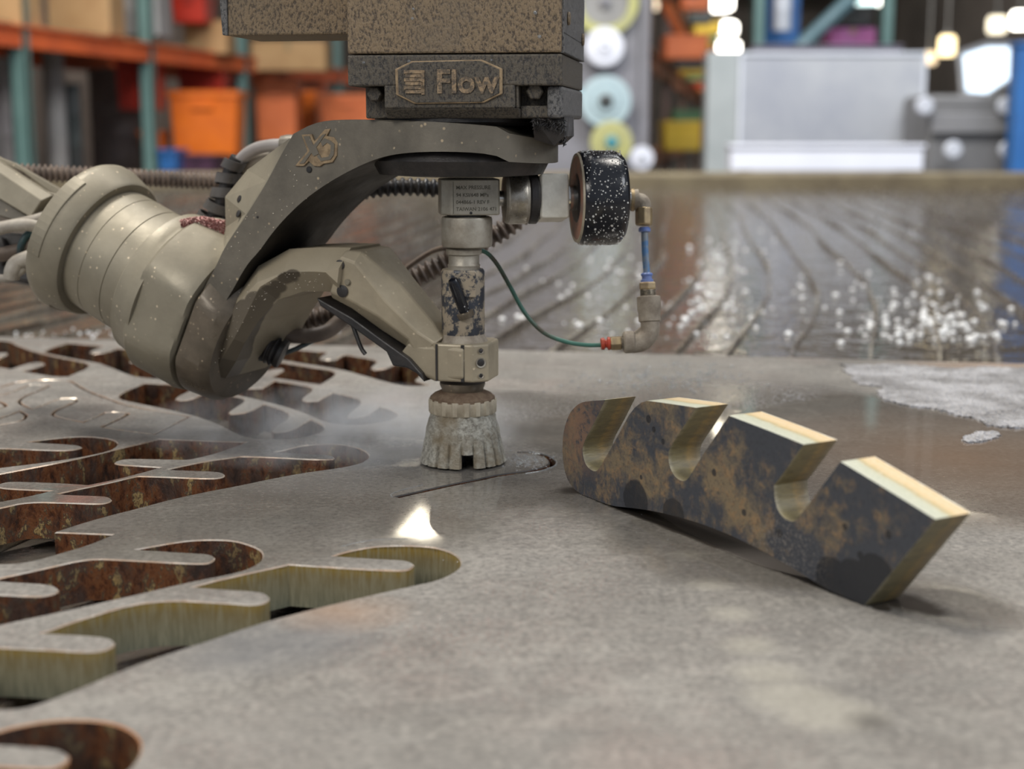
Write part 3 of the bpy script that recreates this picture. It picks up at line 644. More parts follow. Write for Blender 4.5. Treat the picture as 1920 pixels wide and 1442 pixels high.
mesh('turntable_hub', *lathe(Vector((TIP.x, TIP.y, 0)), ZH, [(on_plane(868, 330, Vector((0,1,0)), TIP).z, .030), (on_plane(868, 326, Vector((0,1,0)), TIP).z, .046), (on_plane(868, 300, Vector((0,1,0)), TIP).z, .050), (on_plane(868, 284, Vector((0,1,0)), TIP).z, .047)], 72), m_dark, wrist, smooth=True, label='black greasy hub under the arm')
# outer web behind the arm's left shoulder
web_front = [(544,256),(500,340),(462,402),(425,458),(405,505),(440,540),(560,330)]
web_back = [(515,284),(463,318),(421,369),(423,425),(416,470),(440,520),(560,330)]
A = [WP(*uz(x, y, -WV+.004), -WV+.004) for x, y in web_front]; Bk = [WP(*uz(x, y, -.012), -.012) for x, y in web_back]
Ck = [p+VH*.05 for p in Bk]
mesh('shoulder_web', *loft([A, Bk, Ck]), m_arm, wrist, bevel=.001, label='pale shoulder web with two screw holes')
def disc(c, nrm, r, h, mat, parent, name, nn=20, lab=None): return mesh(name, *lathe(Vector(c), nrm, [(-h, r*.96), (0, r), (h*.6, r), (h, r*.85)], nn), mat, parent, smooth=True, label=lab)
wn = (A[2]-A[1]).cross(Bk[2]-A[1]).normalized()
if wn.dot(CAM-A[2]) < 0: wn = -wn
for (px, py) in ((449, 373), (447, 401)):
    p = on_plane(px, py, wn, A[2]); disc(p, wn, .0022, .0006, m_dark, wrist, 'screw')
# raised emblem on the arm
def wface(px, py, v=-WV): return on_plane(px, py, VH, TIP+VH*v)
def cpx(x, y): return 380+x/2.595, y/2.595
emb = [(485,655),(535,652),(549,688),(598,630),(628,626),(608,662),(645,668),(663,695),(658,757),(636,790),(592,797),(576,810),(546,808),(521,784),(497,808),(453,808),(514,735)]
E_ = [wface(*cpx(x, y)) for x, y in emb]; mesh('emblem', *prism(E_, -VH, -.0005, .0012), m_tanrim, wrist, bevel=.0003, label='raised tan two-letter emblem')
em = wrist.children[-1]
xs = [[(498,664),(526,662),(546,706),(590,655),(605,652),(560,716),(572,748),(548,760),(536,744),(500,795),(478,796),(528,735)], [(580,690),(598,672),(628,684),(648,700),(645,752),(628,776),(582,784),(562,760),(574,750),(584,768),(618,762),(628,745),(630,706),(612,694),(590,712)]]
for q in xs:
    mesh('emblem_letter', *prism([wface(*cpx(x, y)) for x, y in q], -VH, .0008, .0016), m_arm_dark, em)
disc(wface(580, 318), -VH, .0018, .0007, m_dark, wrist, 'plug')
disc(wface(483, 407), -VH, .0007, .0004, m_dark, wrist, 'plug')

# ------------------------------------------------------------------ tilting lower arm with clamp
low = thing('tilting_arm', 'lower bent metal arm reaching down to clamp the cutting nozzle', 'robot arm', tuple(AXP(-.16)))
mesh('pivot_disc', *clampv(lathe(TIP, BA, [(-.1765, .02), (-.1762, .0480), (-.1750, .0492), (-.1600, .0465), (-.1550, .0420), (-.1535, .02)], 96), .0440), m_arm_wet, low, smooth=True, label='wet brown pivot disc')
def sec(po, pi, hw, ch):
    """chamfered section spanning outer and inner photo points on the near face of the arm"""
    uo, zo = uz(*po, -hw); ui, zi = uz(*pi, -hw); d = Vector((ui-uo, zi-zo)); L = d.length; d /= L; out = []
    for (a, v) in ((ch, -hw), (L-ch, -hw), (L, -hw+ch), (L, hw-ch), (L-ch, hw), (ch, hw), (0, hw-ch), (0, -hw+ch)):
        out.append(WP(uo+d.x*a, zo+d.y*a, v))
    return out
S1 = [sec((362, 690), (412, 712), .028, .006), sec((378, 650), (432, 680), .034, .006), sec((402, 607), (450, 645), .0362, .005), sec((436, 553), (472, 607), .0362, .006), sec((466, 502), (503, 566), .0362, .010), sec((520, 470), (545, 551), .034, .013), sec((575, 467), (590, 551), .032, .013), sec((612, 467), (609, 553), .030, .013), sec((640, 467), (628, 566), .028, .011)]
s = NT('damp_stained_arm'); kn = s.noise(14, 6)
dry_ = s.mix(s.ramp(kn, [(.35, 0.), (.7, 1.)]), (.41, .35, .25), (.31, .265, .185)); wet_ = s.mix(s.ramp(kn, [(.35, 0.), (.7, 1.)]), (.15, .125, .09), (.09, .075, .055))
dm = s.val(0.)
for (px, py, r_) in ((370, 700, .030), (395, 665, .026), (412, 640, .021), (440, 618, .0155), (462, 600, .012), (485, 580, .0105), (505, 565, .0095), (522, 555, .009), (538, 535, .0085), (545, 520, .0062), (565, 552, .0055), (600, 560, .004)):
    u, z = uz(px, py, -.036); dm = s.math('MAXIMUM', dm, s.blob(tuple(WP(u, z, -.036)), r_, .0005, s.warp(60, .004)))
s.set(s.mix(dm, dry_, wet_), s.mix(dm, .52, .33), .2); s.bump(s.noise(420, 4), .3, .0004); m_knee = s.m
mesh('knee_body', *loft(S1), m_knee, low, bevel=.0012, seg=2, label='hooked knee with a damp stain')
S2 = [sec((640, 470), (615, 560), .024, .004), sec((668, 473), (650, 581), .0235, .006), sec((735, 536), (700, 624), .020, .010), sec((800, 607), (748, 652), .017, .008), sec((824, 636), (776, 686), .016, .004)]
m_low = MAT('sandy_tan_arm', (.40, .34, .24), (.28, .24, .17), 30, .52, .2, .25, 420, .0004, grit=(.6, .5, .36), gscale=230, lo=.35, hi=.7)
mesh('strut', *loft(S2), m_low, low, bevel=.001, label='diagonal strut with hollowed face')
mesh('strut_foot', *loft([sec((768, 640), (746, 668), .0165, .002), sec((800, 646), (775, 700), .0165, .002), sec((832, 646), (812, 716), .0165, .002), sec((868, 647), (868, 718), .0165, .003)]), m_low, low, bevel=.001)
for (px, py, r_) in ((637, 497, .0030), (642, 546, .0036)):
    u, z = uz(px, py, -.0242); disc(WP(u, z, -.0242), -VH, r_, .0005, m_dark, low, 'screw_hole')
u, z = uz(652, 529, -.024); disc(WP(u, z, -.0240), -VH, .0018, .0012, m_arm, low, 'boss')
# dark underside gusset with drips
G_ = [(593,558),(600,574),(660,614),(724,660),(736,686),(762,690),(780,700),(795,717),(790,700),(765,672),(720,640),(660,596)]
mesh('underside_rail', *prism([WP(*uz(x, y, -.020), -.020) for x, y in G_], VH, 0, .034), m_dark, low, bevel=.0008, label='black wet rail under the strut')
mesh('drip_pin', *tube([WP(*uz(660, 606, -.015), -.015), WP(*uz(668, 628, -.015), -.015), WP(*uz(677, 652, -.015), -.015), WP(*uz(685, 664, -.015), -.015)], .0013, 8, 3), m_dark, low)
# clamp block around the nozzle
ex = Vector((1, 0, 0)); ey = Vector((0, 1, 0))
def zn(y): return on_plane(868, y, ey, TIP).z
def ZN(y, front=0.0): return on_plane(868, y, ey, TIP-ey*front).z
ang = math.radians(-14); cx_ = Vector((math.cos(ang), math.sin(ang), 0)); cy_ = Vector((-math.sin(ang), math.cos(ang), 0))
z0, z1 = ZN(717, .016), ZN(646, .016); cc = Vector((TIP.x+.002, TIP.y, (z0+z1)/2)); hz = (z1-z0)/2
oct_ = [(-.0165, -.013), (-.0125, -.0165), (.0085, -.0165), (.0165, -.0105), (.0165, .012), (.012, .0165), (-.012, .0165), (-.0165, .012)]
cl = mesh('clamp_block', *prism([cc + cx_*a + cy_*b for a, b in oct_], ZH, -hz, hz), m_low, low, bevel=.0012, label='split clamp block with screw holes')
for (dx, wd) in ((-.0125, .0005), (.0028, .0009)):
    mesh('clamp_slit', *box(cc+cx_*dx-cy_*.0166, wd, .0006, hz*.97, cx_, cy_), m_dark, cl)
nf = ((cx_*.0165-cy_*.0105)-(cx_*.0085-cy_*.0165)).cross(ZH).normalized()
if nf.dot(cy_) > 0: nf = -nf
fc = cc + (cx_*.0125-cy_*.0135)
for (dz, r_) in ((.0072, .0016), (0.0005, .0030), (-.0070, .0015)):
    mesh('screw_hole', *lathe(fc+ZH*dz+nf*.0002, nf, [(-.001, r_*.7), (0.0002, r_*.72), (.0005, r_*.92), (.0005, r_), (-.001, r_*1.02)], 20), m_steel_dull, cl, smooth=True)
    disc(fc+ZH*dz+nf*.00035, nf, r_*.68, .0003, m_dark, cl, 'socket')

# ------------------------------------------------------------------ cutting nozzle (vertical stack)
noz = thing('cutting_nozzle', 'upright waterjet cutting head held in the clamp, ending in a ribbed shroud', 'nozzle', tuple(TIP))
def rpx(w_): return w_/2*.867/F_PX
def stack(name, prof, mat, lab=None, n=64, phase=0, rad=None, sm=True, parent=None, bevel=0, dx=0):
    return mesh(name, *lathe(Vector((TIP.x+dx, TIP.y, 0)), ZH, [(zn(y), rpx(w_)) for y, w_ in prof], n, phase, rad), mat, parent or noz, smooth=sm, label=lab, bevel=bevel)
stack('mixing_tube', [(866, 12), (790, 12)], m_dark, n=16)
# shroud skirt: ribbed, with one window facing the camera
SN = 120
zt_, zb_ = zn(776), .0012
vs = []; fs = []
rows = [(zn(769), rpx(117)), (zn(778), rpx(122)), (zn(786), rpx(126)), (zn(800), rpx(134)), (zn(815), rpx(140)), (zn(826), rpx(144)), (zn(838), rpx(149)), (zn(850), rpx(154)), (zn(860), rpx(158)), (.0012, rpx(160))]
for inner in (0, 1):
    for i, (z, r_) in enumerate(rows):
        for k in range(SN):
            t = 2*math.pi*k/SN; rr = r_
            if not inner:
                rr += noise.noise(Vector((math.cos(t)*9, math.sin(t)*9, z*420)))*.0006
            if i >= 4 and not inner:
                rr -= r_*.065*(1 if k % 6 in (0,) else 0)*min(1, (i-3)/2)
            if inner: rr = r_-.0028
            vs.append(Vector((TIP.x+math.cos(t)*rr, TIP.y+math.sin(t)*rr, z)))
nr = len(rows)
def vid(inn, i, k): return inn*nr*SN+i*SN+(k % SN)
winc = int(SN*.755)      # window direction towards the camera
def open_(i, k): return i >= 6 and ((k-winc) % SN) in (0, 1, 2, 3, 4, 5)
for i in range(nr-1):
    for k in range(SN):
        if open_(i, k): continue
        fs.append([vid(0, i, k), vid(0, i, k+1), vid(0, i+1, k+1), vid(0, i+1, k)])
        fs.append([vid(1, i, k), vid(1, i+1, k), vid(1, i+1, k+1), vid(1, i, k+1)])
for i in range(6, nr-1):
    for k in (winc, winc+6): fs.append([vid(0, i, k), vid(0, i+1, k), vid(1, i+1, k), vid(1, i, k)])
for k in range(6): fs.append([vid(0, 6, winc+k), vid(0, 6, winc+k+1), vid(1, 6, winc+k+1), vid(1, 6, winc+k)])
for k in range(SN):
    if not open_(nr-2, k): fs.append([vid(0, nr-1, k), vid(0, nr-1, k+1), vid(1, nr-1, k+1), vid(1, nr-1, k)])
mesh('shroud_skirt', vs, fs, m_shroud, noz, smooth=True, label='sand-crusted ribbed skirt with a small window')
stack('shroud_lid', [(770, 100), (769, 118), (768.5, 100)], m_shroud, n=48)
def scallop(s_, r_, k, n): return r_*(1+(.022 if (k % 8) in (2, 3, 4, 5) else -.012)) if s_ < zn(742) and s_ > zn(775) else r_
stack('knurled_ring', [(773, 104), (772, 120), (770.5, 122.5), (750, 123.5), (746, 121), (744, 110)], m_shroud_cap, n=144, rad=scallop, lab='scalloped tan ring')
stack('mud_cap', [(748, 121), (743, 119.5), (737, 106), (733, 88), (730, 70)], m_mud, lab='rusty mud caked on the ring')
stack('lower_neck', [(738, 66), (733, 76), (727, 78), (720, 84), (716, 84)], m_arm_wet)
stack('clamp_collar', [(648, 84), (644, 92), (640, 93), (636, 88), (628, 80), (625, 78)], m_cast, dx=.0006)
vb = stack('valve_body', [(628, 76), (624, 79), (508, 79), (504, 74)], m_valve, n=48, dx=.0006, lab='round valve body with worn dark paint')
fx = Vector((TIP.x-.0004, TIP.y, 0)); rr_ = rpx(79)
mesh('wrench_flat', *box(Vector((TIP.x+.0015, TIP.y-rr_+.0002, (zn(508)+zn(553))/2)), .0068, .0016, (zn(508)-zn(553))/2), m_valve, noz, bevel=.0006)
stack('spacer', [(508, 60), (500, 58), (497, 60), (494, 56), (478, 56), (476, 64), (468, 66), (465, 62)], m_steel_dull, dx=.0012, lab='stepped sandy spacer')
stack('gland', [(467, 44), (460, 44)], m_dark, n=32, dx=.0012)
stack('swivel_nut', [(463, 84), (461, 90), (456, 92), (411, 92.5), (407, 90), (405, 80)], m_steel_dull, dx=.0030, lab='scuffed round steel nut')
stack('swivel_ring', [(407, 72), (400, 72)], m_dark, n=40, dx=.0030)
# knob
k0 = on_plane(849, 524, ey, TIP-ey*.0165); k1 = on_plane(870, 582, ey, TIP-ey*.0115)
dv = (k0-k1).normalized(); Lk = (k0-k1).length
mesh('lever_pin', *lathe(k1, dv, [(-.002, .0026), (0, .0031), (Lk*.5, .0033), (Lk*.9, .0033), (Lk, .0026), (Lk+.0008, .001)], 20), m_blackplastic, noz, smooth=True, label='black speckled lever pin')
mesh('pin_socket', *lathe(k1-dv*.0018, dv, [(-.002, .0048), (.0008, .0050), (.0012, .0044)], 28), m_arm_wet, noz, smooth=True)

# ------------------------------------------------------------------ elbow block and horizontal fittings
a8 = math.radians(7.5); HX = Vector((math.cos(a8), math.sin(a8), 0)); HY = Vector((-math.sin(a8), math.cos(a8), 0))
elb = thing('elbow_block', 'square grey steel elbow block etched with pressure text, on top of the nozzle', 'pipe fitting', (TIP.x+.003, TIP.y, zn(405)))
bfront = TIP + Vector((.003, 0, 0)) - HY*.0145
def bp(px, py): return on_plane(px, py, HY, bfront)
pa, pb = bp(846, 336), bp(934, 404.5)
zc = (bp(880, 336).z+bp(880, 404).z)/2; hzb = (bp(880, 336).z-bp(880, 404).z)/2
u0 = (pa-bfront).dot(HX); u1 = (pb-bfront).dot(HX)
lp = [bfront+HX*(u0-.0055)+HY*.006, bfront+HX*u0, bfront+HX*u1, bfront+HX*(u1+.0012)+HY*.0015, bfront+HX*(u1+.0012)+HY*.027, bfront+HX*u0+HY*.029, bfront+HX*(u0-.0055)+HY*.023]
lp = [Vector((p.x, p.y, zc)) for p in lp]
blk = mesh('block_body', *prism(lp, ZH, -hzb, hzb), m_block, elb, bevel=.0008)
for i, (tx, yy) in enumerate((('MAX PRESSURE', 355), ('94 KSI/648 MPa', 369), ('044866-1 REV F', 382.5), ('TAIWAN 2106 471', 395.5))):
    text_mesh('etched_text', tx, .00285, bp(855, yy)-HY*.00002, HX, ZH, m_ink, blk, .00008, bold=.00005)
p_ = bp(850.5, 402); mesh('etched_line', *box(bp(850, 371)-HY*.0001, .00012, .0001, .0088, HX, HY), m_ink, blk)
disc(bp(883, 399.5)-HY*.0001, -HY, .0008, .0002, m_dark, blk, 'weep_hole')
hc = TIP + Vector((.003, 0, 0)); hc.z = on_plane(960, 372, HY, hc).z
def hs(px): return (on_plane(px, 372, HY, hc)-hc).dot(HX)
swv = thing('swivel_fitting', 'dark round steel swivel coupling between the elbow block and bright hex', 'pipe fitting', tuple(hc+HX*hs(975)))
def hor(name, prof, mat, parent, n=48, sm=True, lab=None, phase=0, bevel=0): return mesh(name, *lathe(hc, HX, [(hs(x), d/2/F_PX*.872) for x, d in prof], n, phase), mat, parent, smooth=sm, label=lab, bevel=bevel)
hor('stub_shaft', [(930, 28), (948, 28)], m_chrome, swv)
hor('coupling_body', [(944, 60), (945, 84), (949, 91), (985, 91), (989, 88)], m_steel_dull, swv)
hor('coupling_band', [(952, 91), (954, 93), (982, 93), (984, 91)], m_steel, swv, lab='scratched bright band')
hor('rubber_seal', [(988, 84), (992, 93), (1004, 93), (1008, 84)], m_dark, swv)
hx = thing('hex_adapter', 'bright square-sided steel hex adapter beside the black gauge-like cylinder', 'pipe fitting', tuple(hc+HX*hs(1035)))
hor('hex_body', [(1007, 100), (1010, 112), (1058, 112), (1061, 104)], m_hex, hx, n=4, sm=False, phase=math.pi/4-.16, bevel=.0022, lab='bright hexagonal body')
hor('polished_shaft', [(1058, 50), (1066, 50), (1067, 46), (1085, 44)], m_chrome, hx, lab='polished round shaft')
act = thing('valve_actuator', 'glossy black speckled round actuator at the end of the horizontal fitting', 'valve actuator', tuple(hc+HX*hs(1120)))
hor('actuator_can', [(1082, 148), (1082.5, 162), (1086, 168), (1102, 170), (1148, 170), (1160, 162), (1166, 148), (1168, 130), (1168.5, 30)], m_blackplastic, act, n=72, lab='white-flecked black can')
hor('front_face', [(1080.5, 60), (1080.6, 150), (1083, 152)], m_gauge_face, act, n=72, lab='rust-coloured front face')
hor('rim_ring', [(1081, 150), (1079.5, 153), (1079.5, 160), (1083, 163)], m_shroud_cap, act, n=72)
hor('dark_hub', [(1078, 50), (1078, 82), (1081, 90)], m_dark, act, n=48)
rf_ = random.Random(31); V, Fc = [], []
aa, q1, q2 = frame(HX)
for i in range(380):
    xx = rf_.uniform(1086, 1160); th = rf_.uniform(-.2, math.pi+.2); rr = 85.3/F_PX*.872; d_ = q1*math.cos(th-math.pi/2)+q2*math.sin(th-math.pi/2)
    if d_.y > .3: continue
    c0 = hc+HX*hs(xx)+d_*rr; r_ = rf_.uniform(.00015, .0006)*rf_.random()+.00009
    v, f = lathe(c0, d_, [(-.0004, r_*1.2), (r_*.5, r_)], 5, rf_.random()); k = len(V); V += v; Fc += [[a_+k for a_ in q] for q in f]
mesh('paint_flecks', V, Fc, m_fleck, act, kind='stuff')
hor('outlet_stub', [(1167, 22), (1182, 22)], m_chrome, act, n=24)

# ------------------------------------------------------------------ small air line on the right
DZ = .884
el1 = thing('push_elbow', 'small brass push-in elbow at the right of the black actuator', 'pipe fitting', tuple(at(1195, 378, DZ)))
P1 = at(1178, 376, DZ); P2 = at(1198, 374, DZ); P3 = at(1207, 388, DZ); P4 = at(1207, 424, DZ)
mesh('elbow_arm', *tube([P1, P2], .0062, 20, 3), m_cast, el1, smooth=True)
mesh('elbow_ring', *tube([at(1183, 375, DZ), at(1189, 375, DZ)], .0068, 20, 2), m_brass, el1, smooth=True)
mesh('elbow_corner', *tube([P2+(P1-P2)*.3, at(1204, 378, DZ), P3, at(1207, 396, DZ)], .0045, 18, 5), m_cast, el1, smooth=True)
mesh('elbow_socket', *lathe(P3, (P4-P3), [(0, .004), (.0008, .0052), (.0100, .0052), (.0112, .0046)], 8), m_brass, el1, bevel=.0004)
mesh('collet', *lathe(at(1208.5, 426, DZ), (P4-P3), [(0, .0028), (.001, .0036), (.0026, .0036), (.003, .003)], 24), m_blue, el1, smooth=True, label='blue release collar')
bt = thing('blue_air_tube', 'short scuffed blue air tube hanging between two brass fittings', 'air tube', tuple(at(1213, 515, DZ)))
mesh('tube_wall', *tube([at(1208.5, 430, DZ), at(1209.5, 470, DZ), at(1213, 518, DZ)], .0021, 14, 6), m_bluetube, bt, smooth=True)
el2 = thing('cast_street_elbow', 'sand-coloured cast elbow fitting with brass hexes at the bottom of the blue tube', 'pipe fitting', tuple(at(1205, 640, DZ)))
dn = (at(1217, 620, DZ)-at(1212, 510, DZ)).normalized()
mesh('collet', *lathe(at(1212.5, 512, DZ), dn, [(0, .003), (.0006, .0036), (.0014, .0036), (.002, .0030), (.0036, .003), (.0040, .0038), (.0056, .0038), (.006, .003)], 24), m_blue, el2, smooth=True, label='blue release collar')
mesh('brass_hex', *lathe(at(1213.5, 529, DZ), dn, [(0, .0046), (.0006, .0053), (.0040, .0053), (.0046, .0048)], 6), m_brass, el2, bevel=.0003)
mesh('threads', *lathe(at(1214.5, 543, DZ), dn, [(.0004*i, .0050 if i % 2 else .0044) for i in range(12)], 24), m_steel, el2, smooth=False)
mesh('socket_rim', *lathe(at(1216, 555, DZ), dn, [(0, .0060), (.0005, .0071), (.0085, .0071), (.0095, .0066), (.0150, .0066), (.0156, .0056)], 32), m_cast, el2, smooth=True)
mesh('elbow_bend', *tube([at(1218, 598, DZ), at(1219, 612, DZ), at(1216, 628, DZ), at(1203, 641, DZ), at(1185, 645, DZ)], .0057, 24, 6), m_cast, el2, smooth=True)
mesh('gusset', *prism([at(1211, 604, DZ), at(1182, 628, DZ), at(1200, 634, DZ), at(1214, 622, DZ)], AX_F, -.0012, .0012), m_cast, el2, bevel=.0004)
lf = (at(1120, 646, DZ)-at(1190, 642, DZ)).normalized()
mesh('end_collar', *lathe(at(1190, 641, DZ), lf, [(0, .0058), (.0006, .0067), (.0058, .0067), (.0068, .0058)], 32), m_cast, el2, smooth=True)
mesh('end_threads', *lathe(at(1171, 643, DZ), lf, [(.0004*i, .0044 if i % 2 else .0038) for i in range(6)], 20), m_steel, el2)
mesh('brass_hex', *lathe(at(1165.5, 643, DZ), lf, [(0, .0036), (.0005, .0044), (.0062, .0044), (.0068, .0038)], 6), m_brass, el2, bevel=.0003)
mesh('red_collet', *lathe(at(1145, 644, DZ), lf, [(0, .0034), (.0005, .0040), (.0018, .0040), (.0022, .0026), (.0034, .0026), (.0038, .0037), (.0056, .0037), (.006, .003)], 24), m_red, el2, smooth=True, label='red release collar')
gh = thing('green_hose', 'thin green air hose curving from the nozzle gland to the red collet', 'air hose', tuple(at(1020, 622, .89)))
mesh('hose_wall', *tube([at(900, 469, .862), at(915, 476, .866), at(933, 497, .872), at(955, 535, .88), at(985, 588, .885), at(1020, 624, .886), at(1062, 641, .885), at(1100, 647, DZ), at(1128, 647, DZ)], .0013, 12, 8), m_green, gh, smooth=True)

# ------------------------------------------------------------------ corrugated conduits and hoses behind the wrist
def cond(name, label, pts, r_, pitch, mat, cat='conduit', amp=.19):
    o = mesh(name, *conduit(pts, r_, pitch, amp=amp), mat, None, smooth=True, origin=pts[len(pts)//2]); tag(o, label, cat)
def hose(name, label, pts, r_, mat, cat='cable'):
    o = mesh(name, *tube(pts, r_, 14, 8), mat, None, smooth=True, origin=pts[len(pts)//2]); tag(o, label, cat)
cond('corrugated_conduit', 'brown corrugated conduit running level behind the drum from the left', [at(-60, 316, 1.06), at(40, 323, 1.07), at(150, 328, 1.08), at(260, 333, 1.1), at(360, 338, 1.12), at(440, 342, 1.13)], .0056, .0040, m_conduit)
cond('corrugated_conduit', 'black corrugated conduit under the arched upper arm left of the elbow block', [at(640, 372, .93), at(690, 356, .93), at(760, 350, .93), at(830, 354, .93)], .0050, .0048, m_conduit_b)
cond('corrugated_conduit', 'brown corrugated conduit passing behind the nozzle toward the knee', [at(1000, 385, .94), at(945, 430, .94), at(885, 462, .94), at(835, 492, .94), at(785, 518, .94), at(735, 543, .94), at(680, 570, .945), at(620, 590, .95), at(560, 605, .95), at(520, 614, .95)], .0058, .0048, m_conduit)
cond('corrugated_conduit', 'short striped conduit stub tucked under the knee beside the pivot disc', [at(452, 628, .915), at(480, 642, .912), at(512, 658, .91), at(524, 663, .91)], .0085, .0030, m_conduit_b, amp=.10)
hose('smooth_hose', 'muddy smooth hose looping under the knee', [at(466, 600, .925), at(488, 612, .92), at(530, 627, .92), at(575, 630, .925), at(612, 622, .93), at(640, 600, .935), at(700, 555, .94)], .0048, m_hose_tan, 'hose')
hose('smooth_hose', 'thin brown hose rising behind the strut to the nozzle gland', [at(650, 610, .97), at(700, 560, .965), at(760, 505, .96), at(810, 472, .955), at(850, 462, .93)], .0018, m_hose_tan, 'hose')
hose('smooth_hose', 'tan hose below the corrugated conduit behind the strut', [at(640, 610, .955), at(700, 575, .955), at(760, 548, .955), at(820, 515, .955), at(850, 500, .955)], .0026, m_cable, 'hose')
hose('teal_air_tube', 'dark teal air tube hanging under the muddy hose', [at(452, 655, .913), at(468, 668, .91), at(500, 672, .912), at(545, 658, .92), at(585, 640, .93), at(620, 622, .94)], .0015, m_teal, 'air tube')
o = mesh('zip_tie', *lathe(at(522, 660, .908), (at(530, 664, .908)-at(512, 655, .908)), [(0, .0088), (.0006, .0095), (.0028, .0095), (.0034, .0088)], 24), m_dark, None, smooth=True); tag(o, 'black zip tie around the striped conduit stub', 'cable tie')
# upper cable bundle entering the arm's shoulder
hose('shoulder_cable', 'smooth grey cable bending into the shoulder of the upper arm', [at(535, 271, .93), at(505, 273, .935), at(478, 280, .94), at(455, 296, .945), at(440, 322, .95), at(428, 352, .955), at(415, 385, .96), at(405, 420, .96)], .0040, m_cable_smooth)
hose('shoulder_cable', 'second grey cable tucked below the smooth grey shoulder cable', [at(510, 292, .945), at(480, 300, .95), at(462, 318, .955), at(448, 340, .96), at(436, 370, .96), at(420, 400, .965)], .0038, m_cable)
hose('red_cable', 'red cable glimpsed inside the wrapped shoulder bundle', [at(468, 292, .95), at(440, 312, .955), at(426, 338, .96), at(420, 360, .965)], .0028, m_red)
m_wrap = MAT('grey_spiral_wrap', (.09, .085, .082), (.05, .046, .044), 40, .45)
wrap = thing('spiral_wrap', 'black spiral wrap coiled round the shoulder cables', 'cable wrap', tuple(at(410, 400, .95)))
wp_ = [at(446, 296, .945), at(432, 322, .948), at(424, 350, .95), at(416, 380, .952), at(402, 405, .955), at(388, 428, .958)]
WPs = spline(wp_, 16); T0 = (WPs[1]-WPs[0]).normalized(); _, e1, e2 = frame(T0); vs = []; fs = []; NW = 120
for i in range(NW):
    f_ = i/(NW-1)*(len(WPs)-2); j = int(f_); p = WPs[j].lerp(WPs[j+1], f_-j); t = (WPs[j+1]-WPs[j]).normalized()
    q = T0.rotation_difference(t); e1 = q @ e1; e2 = q @ e2; T0 = t
    th = i/(NW-1)*2*math.pi*5.2; rr = .0068+.0040*(i/(NW-1)); d = e1*math.cos(th)+e2*math.sin(th)
    for s_ in (-.0032, .0032):
        vs += [p+d*rr+t*s_, p+d*(rr-.0007)+t*s_]
for i in range(NW-1):
    k = i*4; fs += [[k, k+4, k+6, k+2], [k+1, k+3, k+7, k+5], [k, k+1, k+5, k+4], [k+2, k+6, k+7, k+3]]
mesh('wrap_strip', vs, fs, m_wrap, wrap, smooth=True)
hose('bundle_core', 'dark cable core running inside the spiral wrap', wp_, .0048, m_dark)
o = mesh('cable_boot', *lathe(at(541, 272, .93), (at(520, 274, .932)-at(541, 272, .93)), [(-.006, .006), (0, .0066), (.004, .0062), (.005, .0045)], 20), m_arm_dark, None, smooth=True); tag(o, 'dark rubber boot where the grey cable enters the upper arm', 'cable boot')

# garnet pile caught between drum and arm
gar = []; base = []
rnd = random.Random(3); V, Fc = [], []
gp = [(336,412),(380,405),(424,414),(424,440),(414,454),(394,447),(380,464),(352,462),(341,440)]
def inpoly(x, y, P):
    c = False
    for i in range(len(P)):
        (x1, y1), (x2, y2) = P[i-1], P[i]
        if (y1 > y) != (y2 > y) and x < (x2-x1)*(y-y1)/(y2-y1)+x1: c = not c
    return c
cgar = at(385, 438, .898)
base = [at(x, y, .898) for x, y in gp]
v, f = loft([[p for p in base], [p.lerp(cgar, .25)-AX_F*.004 for p in base], [p.lerp(cgar, .8)-AX_F*.006 for p in base]])
k = len(V); V += v; Fc += f
v, f = loft([[p for p in base], [p+AX_F*.03 for p in base]]); k = len(V); V += v; Fc += [[i+k for i in q] for q in f]
for i in range(1500):
    x = rnd.uniform(340, 425); y = rnd.uniform(404, 463)
    if not inpoly(x, y, gp): continue
    c = at(x, y, .898-.004*min(1, inpoly(x+3, y, gp)+0)); r_ = rnd.uniform(.0003, .0007)
    k = len(V); V += [c+AX_R*r_-AX_F*.001, c-AX_R*r_-AX_F*.001, c+AX_U*r_-AX_F*.001, c-AX_U*r_-AX_F*.001, c-AX_F*(r_+.002)]; Fc += [[k, k+2, k+4], [k+2, k+1, k+4], [k+1, k+3, k+4], [k+3, k, k+4]]
o = mesh('garnet_grit', V, Fc, m_garnet, None, origin=tuple(cgar)); tag(o, 'pink garnet abrasive grit piled between drum and arm', 'grit', kind='stuff')

# cables out of the drum cap on the left
hose('drum_cable', 'grey cable arching from the middle of the drum cap to the left', [at(112, 462, .955), at(102, 450, .95), at(85, 433, .945), at(55, 422, .94), at(20, 424, .94), at(-20, 436, .94), at(-60, 455, .945)], .0040, m_cable)
hose('drum_cable', 'upper grey cable leaving the drum cap near its top', [at(152, 405, .965), at(132, 399, .96), at(105, 400, .958), at(70, 411, .955), at(30, 420, .955), at(-20, 430, .955), at(-60, 440, .955)], .0036, m_cable)
hose('drum_cable', 'thick brown-grey cable curling down from the drum cap', [at(105, 468, .96), at(85, 474, .955), at(55, 484, .95), at(32, 494, .948), at(24, 506, .946), at(22, 520, .948)], .0052, m_cable)
hose('drum_cable', 'lower brown cable curling behind the thick brown-grey cable', [at(100, 440, .975), at(80, 448, .972), at(60, 456, .97), at(45, 466, .97), at(10, 476, .97), at(-30, 480, .97)], .0048, m_hose_tan)
hose('drum_cable', 'grey cable loop hanging lowest beside the drum', [at(-40, 512, .95), at(0, 522, .948), at(20, 520, .948), at(40, 508, .948), at(60, 492, .965)], .0026, m_cable)
